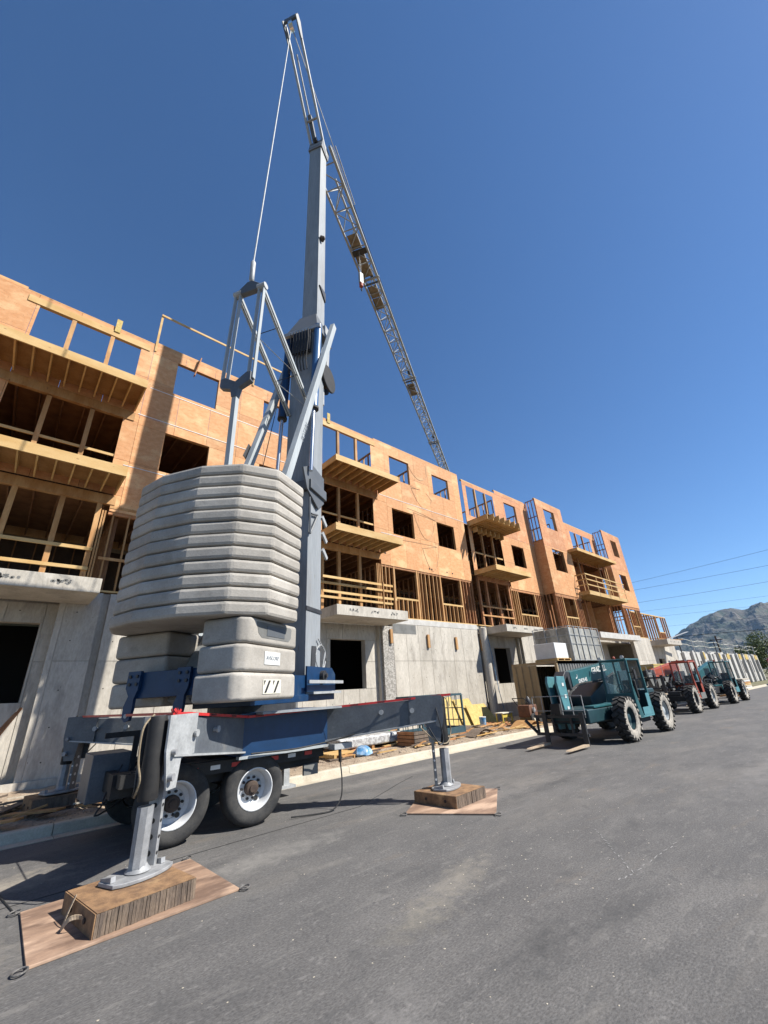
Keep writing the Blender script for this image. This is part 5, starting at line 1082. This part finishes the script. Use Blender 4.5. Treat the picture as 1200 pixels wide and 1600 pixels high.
# cords looping on the facade
def cord(name, pts, label):
    q = []
    for (x0, z0), (x1, z1), sag in pts:
        for i in range(13): t_ = i / 12; q.append((x0 + (x1 - x0) * t_, F - .024, z0 + (z1 - z0) * t_ - sag * 4 * t_ * (1 - t_)))
    solo(MB().path(q, .007, 5).obj(name, 'strap'), label, 'cord')
cord('cord', [((15.95, 14.35), (17.5, 14.1), .55), ((17.5, 14.1), (17.5, 14.9), 0)], 'thin cord looping right of the top floor window in the right hand bay')
cord('cord', [((15.95, 13.0), (16.8, 13.0), .02), ((16.0, 12.9), (17.75, 12.5), .9), ((17.75, 12.5), (17.3, 12.9), 0)], 'longer cord loop hanging below the top floor window line')
cord('cord', [((15.5, 11.45), (17.9, 11.2), -.05), ((16.0, 11.3), (17.8, 11.0), 1.35)], 'deep cord loop hanging beside the third storey window')
cord('cord', [((14.6, 9.35), (17.8, 9.5), -.03), ((16.5, 9.2), (17.9, 9.3), 1.3), ((17.9, 9.3), (17.95, 9.8), 0)], 'lowest cord loop hanging under the third storey window')
solo(MB().path([(20.95, 14.7, 5.1), (21.2, 14.7, 3.4), (21.35, 14.7, 1.6), (21.5, 14.6, .2)], .02, 6).obj('cable', 'plastic_blue', smooth=True), 'blue cable hanging down the wall beside the round concrete column', 'cable')

# ================================================================== FAR RIGHT
t = thing('lumber_stack', 'flat stacks of pale timber at the end of the road before the podium', 'timber stack', (53, 9.5, 0))
for j, (x, y, n) in enumerate(((44.5, 9.2, 5), (48.5, 9.4, 6), (52.5, 9.8, 5), (57, 10, 6))):
    for i in range(n): B(x, x + 3.4, y, y + 1.2, .1 + i * .16, .23 + i * .16).obj('board', ('kerb', 'beam', 'lumber', 'white')[(i + j) % 4], t)
t = thing('pallet', 'orange brown pallet near the rear wheel of the farthest teal telehandler', 'pallet', (41.5, 8.4, 0)); pallet(t, 41, 42.4, 7.8, 8.9, .1, 'lumber'); pallet(t, 41.1, 42.3, 7.9, 8.9, .3, 'lumber_red')
t = thing('truck', 'dark red truck parked at the far end of the road at the right edge', 'truck', (72.0, 8.6, 0))
B(69.5, 75.5, 7.2, 9.4, .9, 1.9).obj('body', 'truck_red', t, bevel=.1); B(70.3, 72.5, 7.3, 9.3, 1.9, 3.0).obj('cab', 'truck_red', t, bevel=.15); B(69.48, 69.6, 7.4, 9.2, 1.0, 1.7).obj('grille', 'grey_box', t); B(70.28, 70.4, 7.5, 9.1, 2.1, 2.8).obj('windscreen', 'dark_metal', t)
for y in (7.3, 9.1):
    B(69.44, 69.5, y, y + .25, 1.2, 1.5).obj('headlight', 'white', t)
for x in (70.5, 74.3):
    for y in (7.15, 9.2): MB().lathe((x, y, .5), (0, 1, 0), [(.3, 0), (.5, .02), (.5, .25), (.3, .27)], 20).obj('wheel', 'rubber', t, smooth=True)
# trees
tr = random.Random(3)
def tree(x, y, h, r_, label):
    t = thing('tree', label, 'tree', (x, y, -.06), 'leafy trees beyond the podium')
    MB().lathe((x, y, -.06), (0, 0, 1), [(.3, 0), (.2, h * .4), (.08, h * .8)], 8).obj('trunk', 'trunk', t)
    for i in range(4): a = tr.uniform(0, 6.3); MB().tube((x, y, h * .3), (x + math.cos(a) * r_ * .6, y + math.sin(a) * r_ * .6, h * .7), .07, 5).obj('limb', 'trunk', t)
    m_ = MB(); blobs = [(tr.uniform(-1, 1) * r_ * .65, tr.uniform(-1, 1) * r_ * .65, h * tr.uniform(.3, .9), r_ * tr.uniform(.25, .5)) for _ in range(14)]
    for bx, by, bz, br in blobs:
        for _ in range(260):
            v = Vector((tr.gauss(0, 1), tr.gauss(0, 1), tr.gauss(0, 1))).normalized() * br * tr.uniform(.6, 1.05); c = Vector((x + bx, y + by, bz)) + v; s_ = tr.uniform(.12, .3)
            a = Vector((tr.gauss(0, 1), tr.gauss(0, 1), tr.gauss(0, 1))).normalized() * s_; b = Vector((tr.gauss(0, 1), tr.gauss(0, 1), tr.gauss(0, 1))).normalized() * s_
            m_.add([c - a, c + b, c + a], [(0, 1, 2)])
    m_.obj('crown', 'foliage', t)
for i, (x, y, h, r_) in enumerate(((128, 19.5, 7, 3), (126, 15.5, 9.6, 4.5), (130, 9, 10, 5), (134, 21, 5.5, 2.5), (133, 2, 11, 5.5), (138, 14, 9, 3.5), (118, 4, 8, 4))):
    tree(x, y, h, r_, ['wide leafy green tree at the right edge beyond the podium', 'tallest leafy green tree beyond the podium at the right edge', 'leafy tree by the far end of the road', 'low bushy tree behind the podium end', 'tall tree right of the road end', 'smallest bushy tree behind the podium', 'leafy tree at the road end, nearest of the group'][i])
# utility pole and power lines
t = thing('utility_pole', 'thin dark wooden utility pole in front of the mountain at far right', 'pole', (112, 21.5, 0)); MB().lathe((112, 21.5, 0), (0, 0, 1), [(.2, 0), (.13, 8.8)], 8).obj('pole', 'dark_wood', t); B(111.9, 112.1, 20.4, 22.6, 7.9, 8.05).obj('crossarm', 'dark_wood', t)
for (ya, za, yb, zb, lab) in ((60, 24.2, -15, 26.8, 'topmost'), (60, 23.3, -15, 22.5, 'second'), (60, 20.1, -15, 19.1, 'third'), (60, 18.4, -15, 15.6, 'fourth'), (60, 17.0, -15, 13.6, 'fifth'), (60, 14.3, -15, 11.4, 'sixth')):
    q = [(120, ya + (yb - ya) * i / 20, za + (zb - za) * i / 20 - 2.4 * (i / 20) * (1 - i / 20)) for i in range(21)]
    th = .028 if lab in ('topmost', 'second', 'third') else .017
    solo(MB().path(q, th, 5).obj('power_line', 'wire'), '%s of the overhead power lines crossing the sky at right' % lab, 'power line')
q = [(112 + .0 * i, 45 - 60 * i / 20, 10.2 - .25 * i * .35 - 1.2 * (i / 20) * (1 - i / 20)) for i in range(21)]
solo(MB().path(q, .05, 5).obj('power_line', 'wire'), 'lowest dark line passing in front of the mountain to the utility pole', 'power line')

# ------------------------------------------------------------------ air
hz = B(-150, 7600, -4200, 4600, -1.6, 760).obj('haze', 'white', kind='stuff')
hm = bpy.data.materials.new('haze'); hm.use_nodes = True; hn = hm.node_tree; hn.nodes.remove(hn.nodes['Principled BSDF'])
pv = hn.nodes.new('ShaderNodeVolumePrincipled'); pv.inputs['Color'].default_value = (.45, .68, 1, 1); pv.inputs['Density'].default_value = 3.2e-5; pv.inputs['Anisotropy'].default_value = .0
hn.links.new(pv.outputs[0], hn.nodes['Material Output'].inputs['Volume']); hz.data.materials.clear(); hz.data.materials.append(hm)
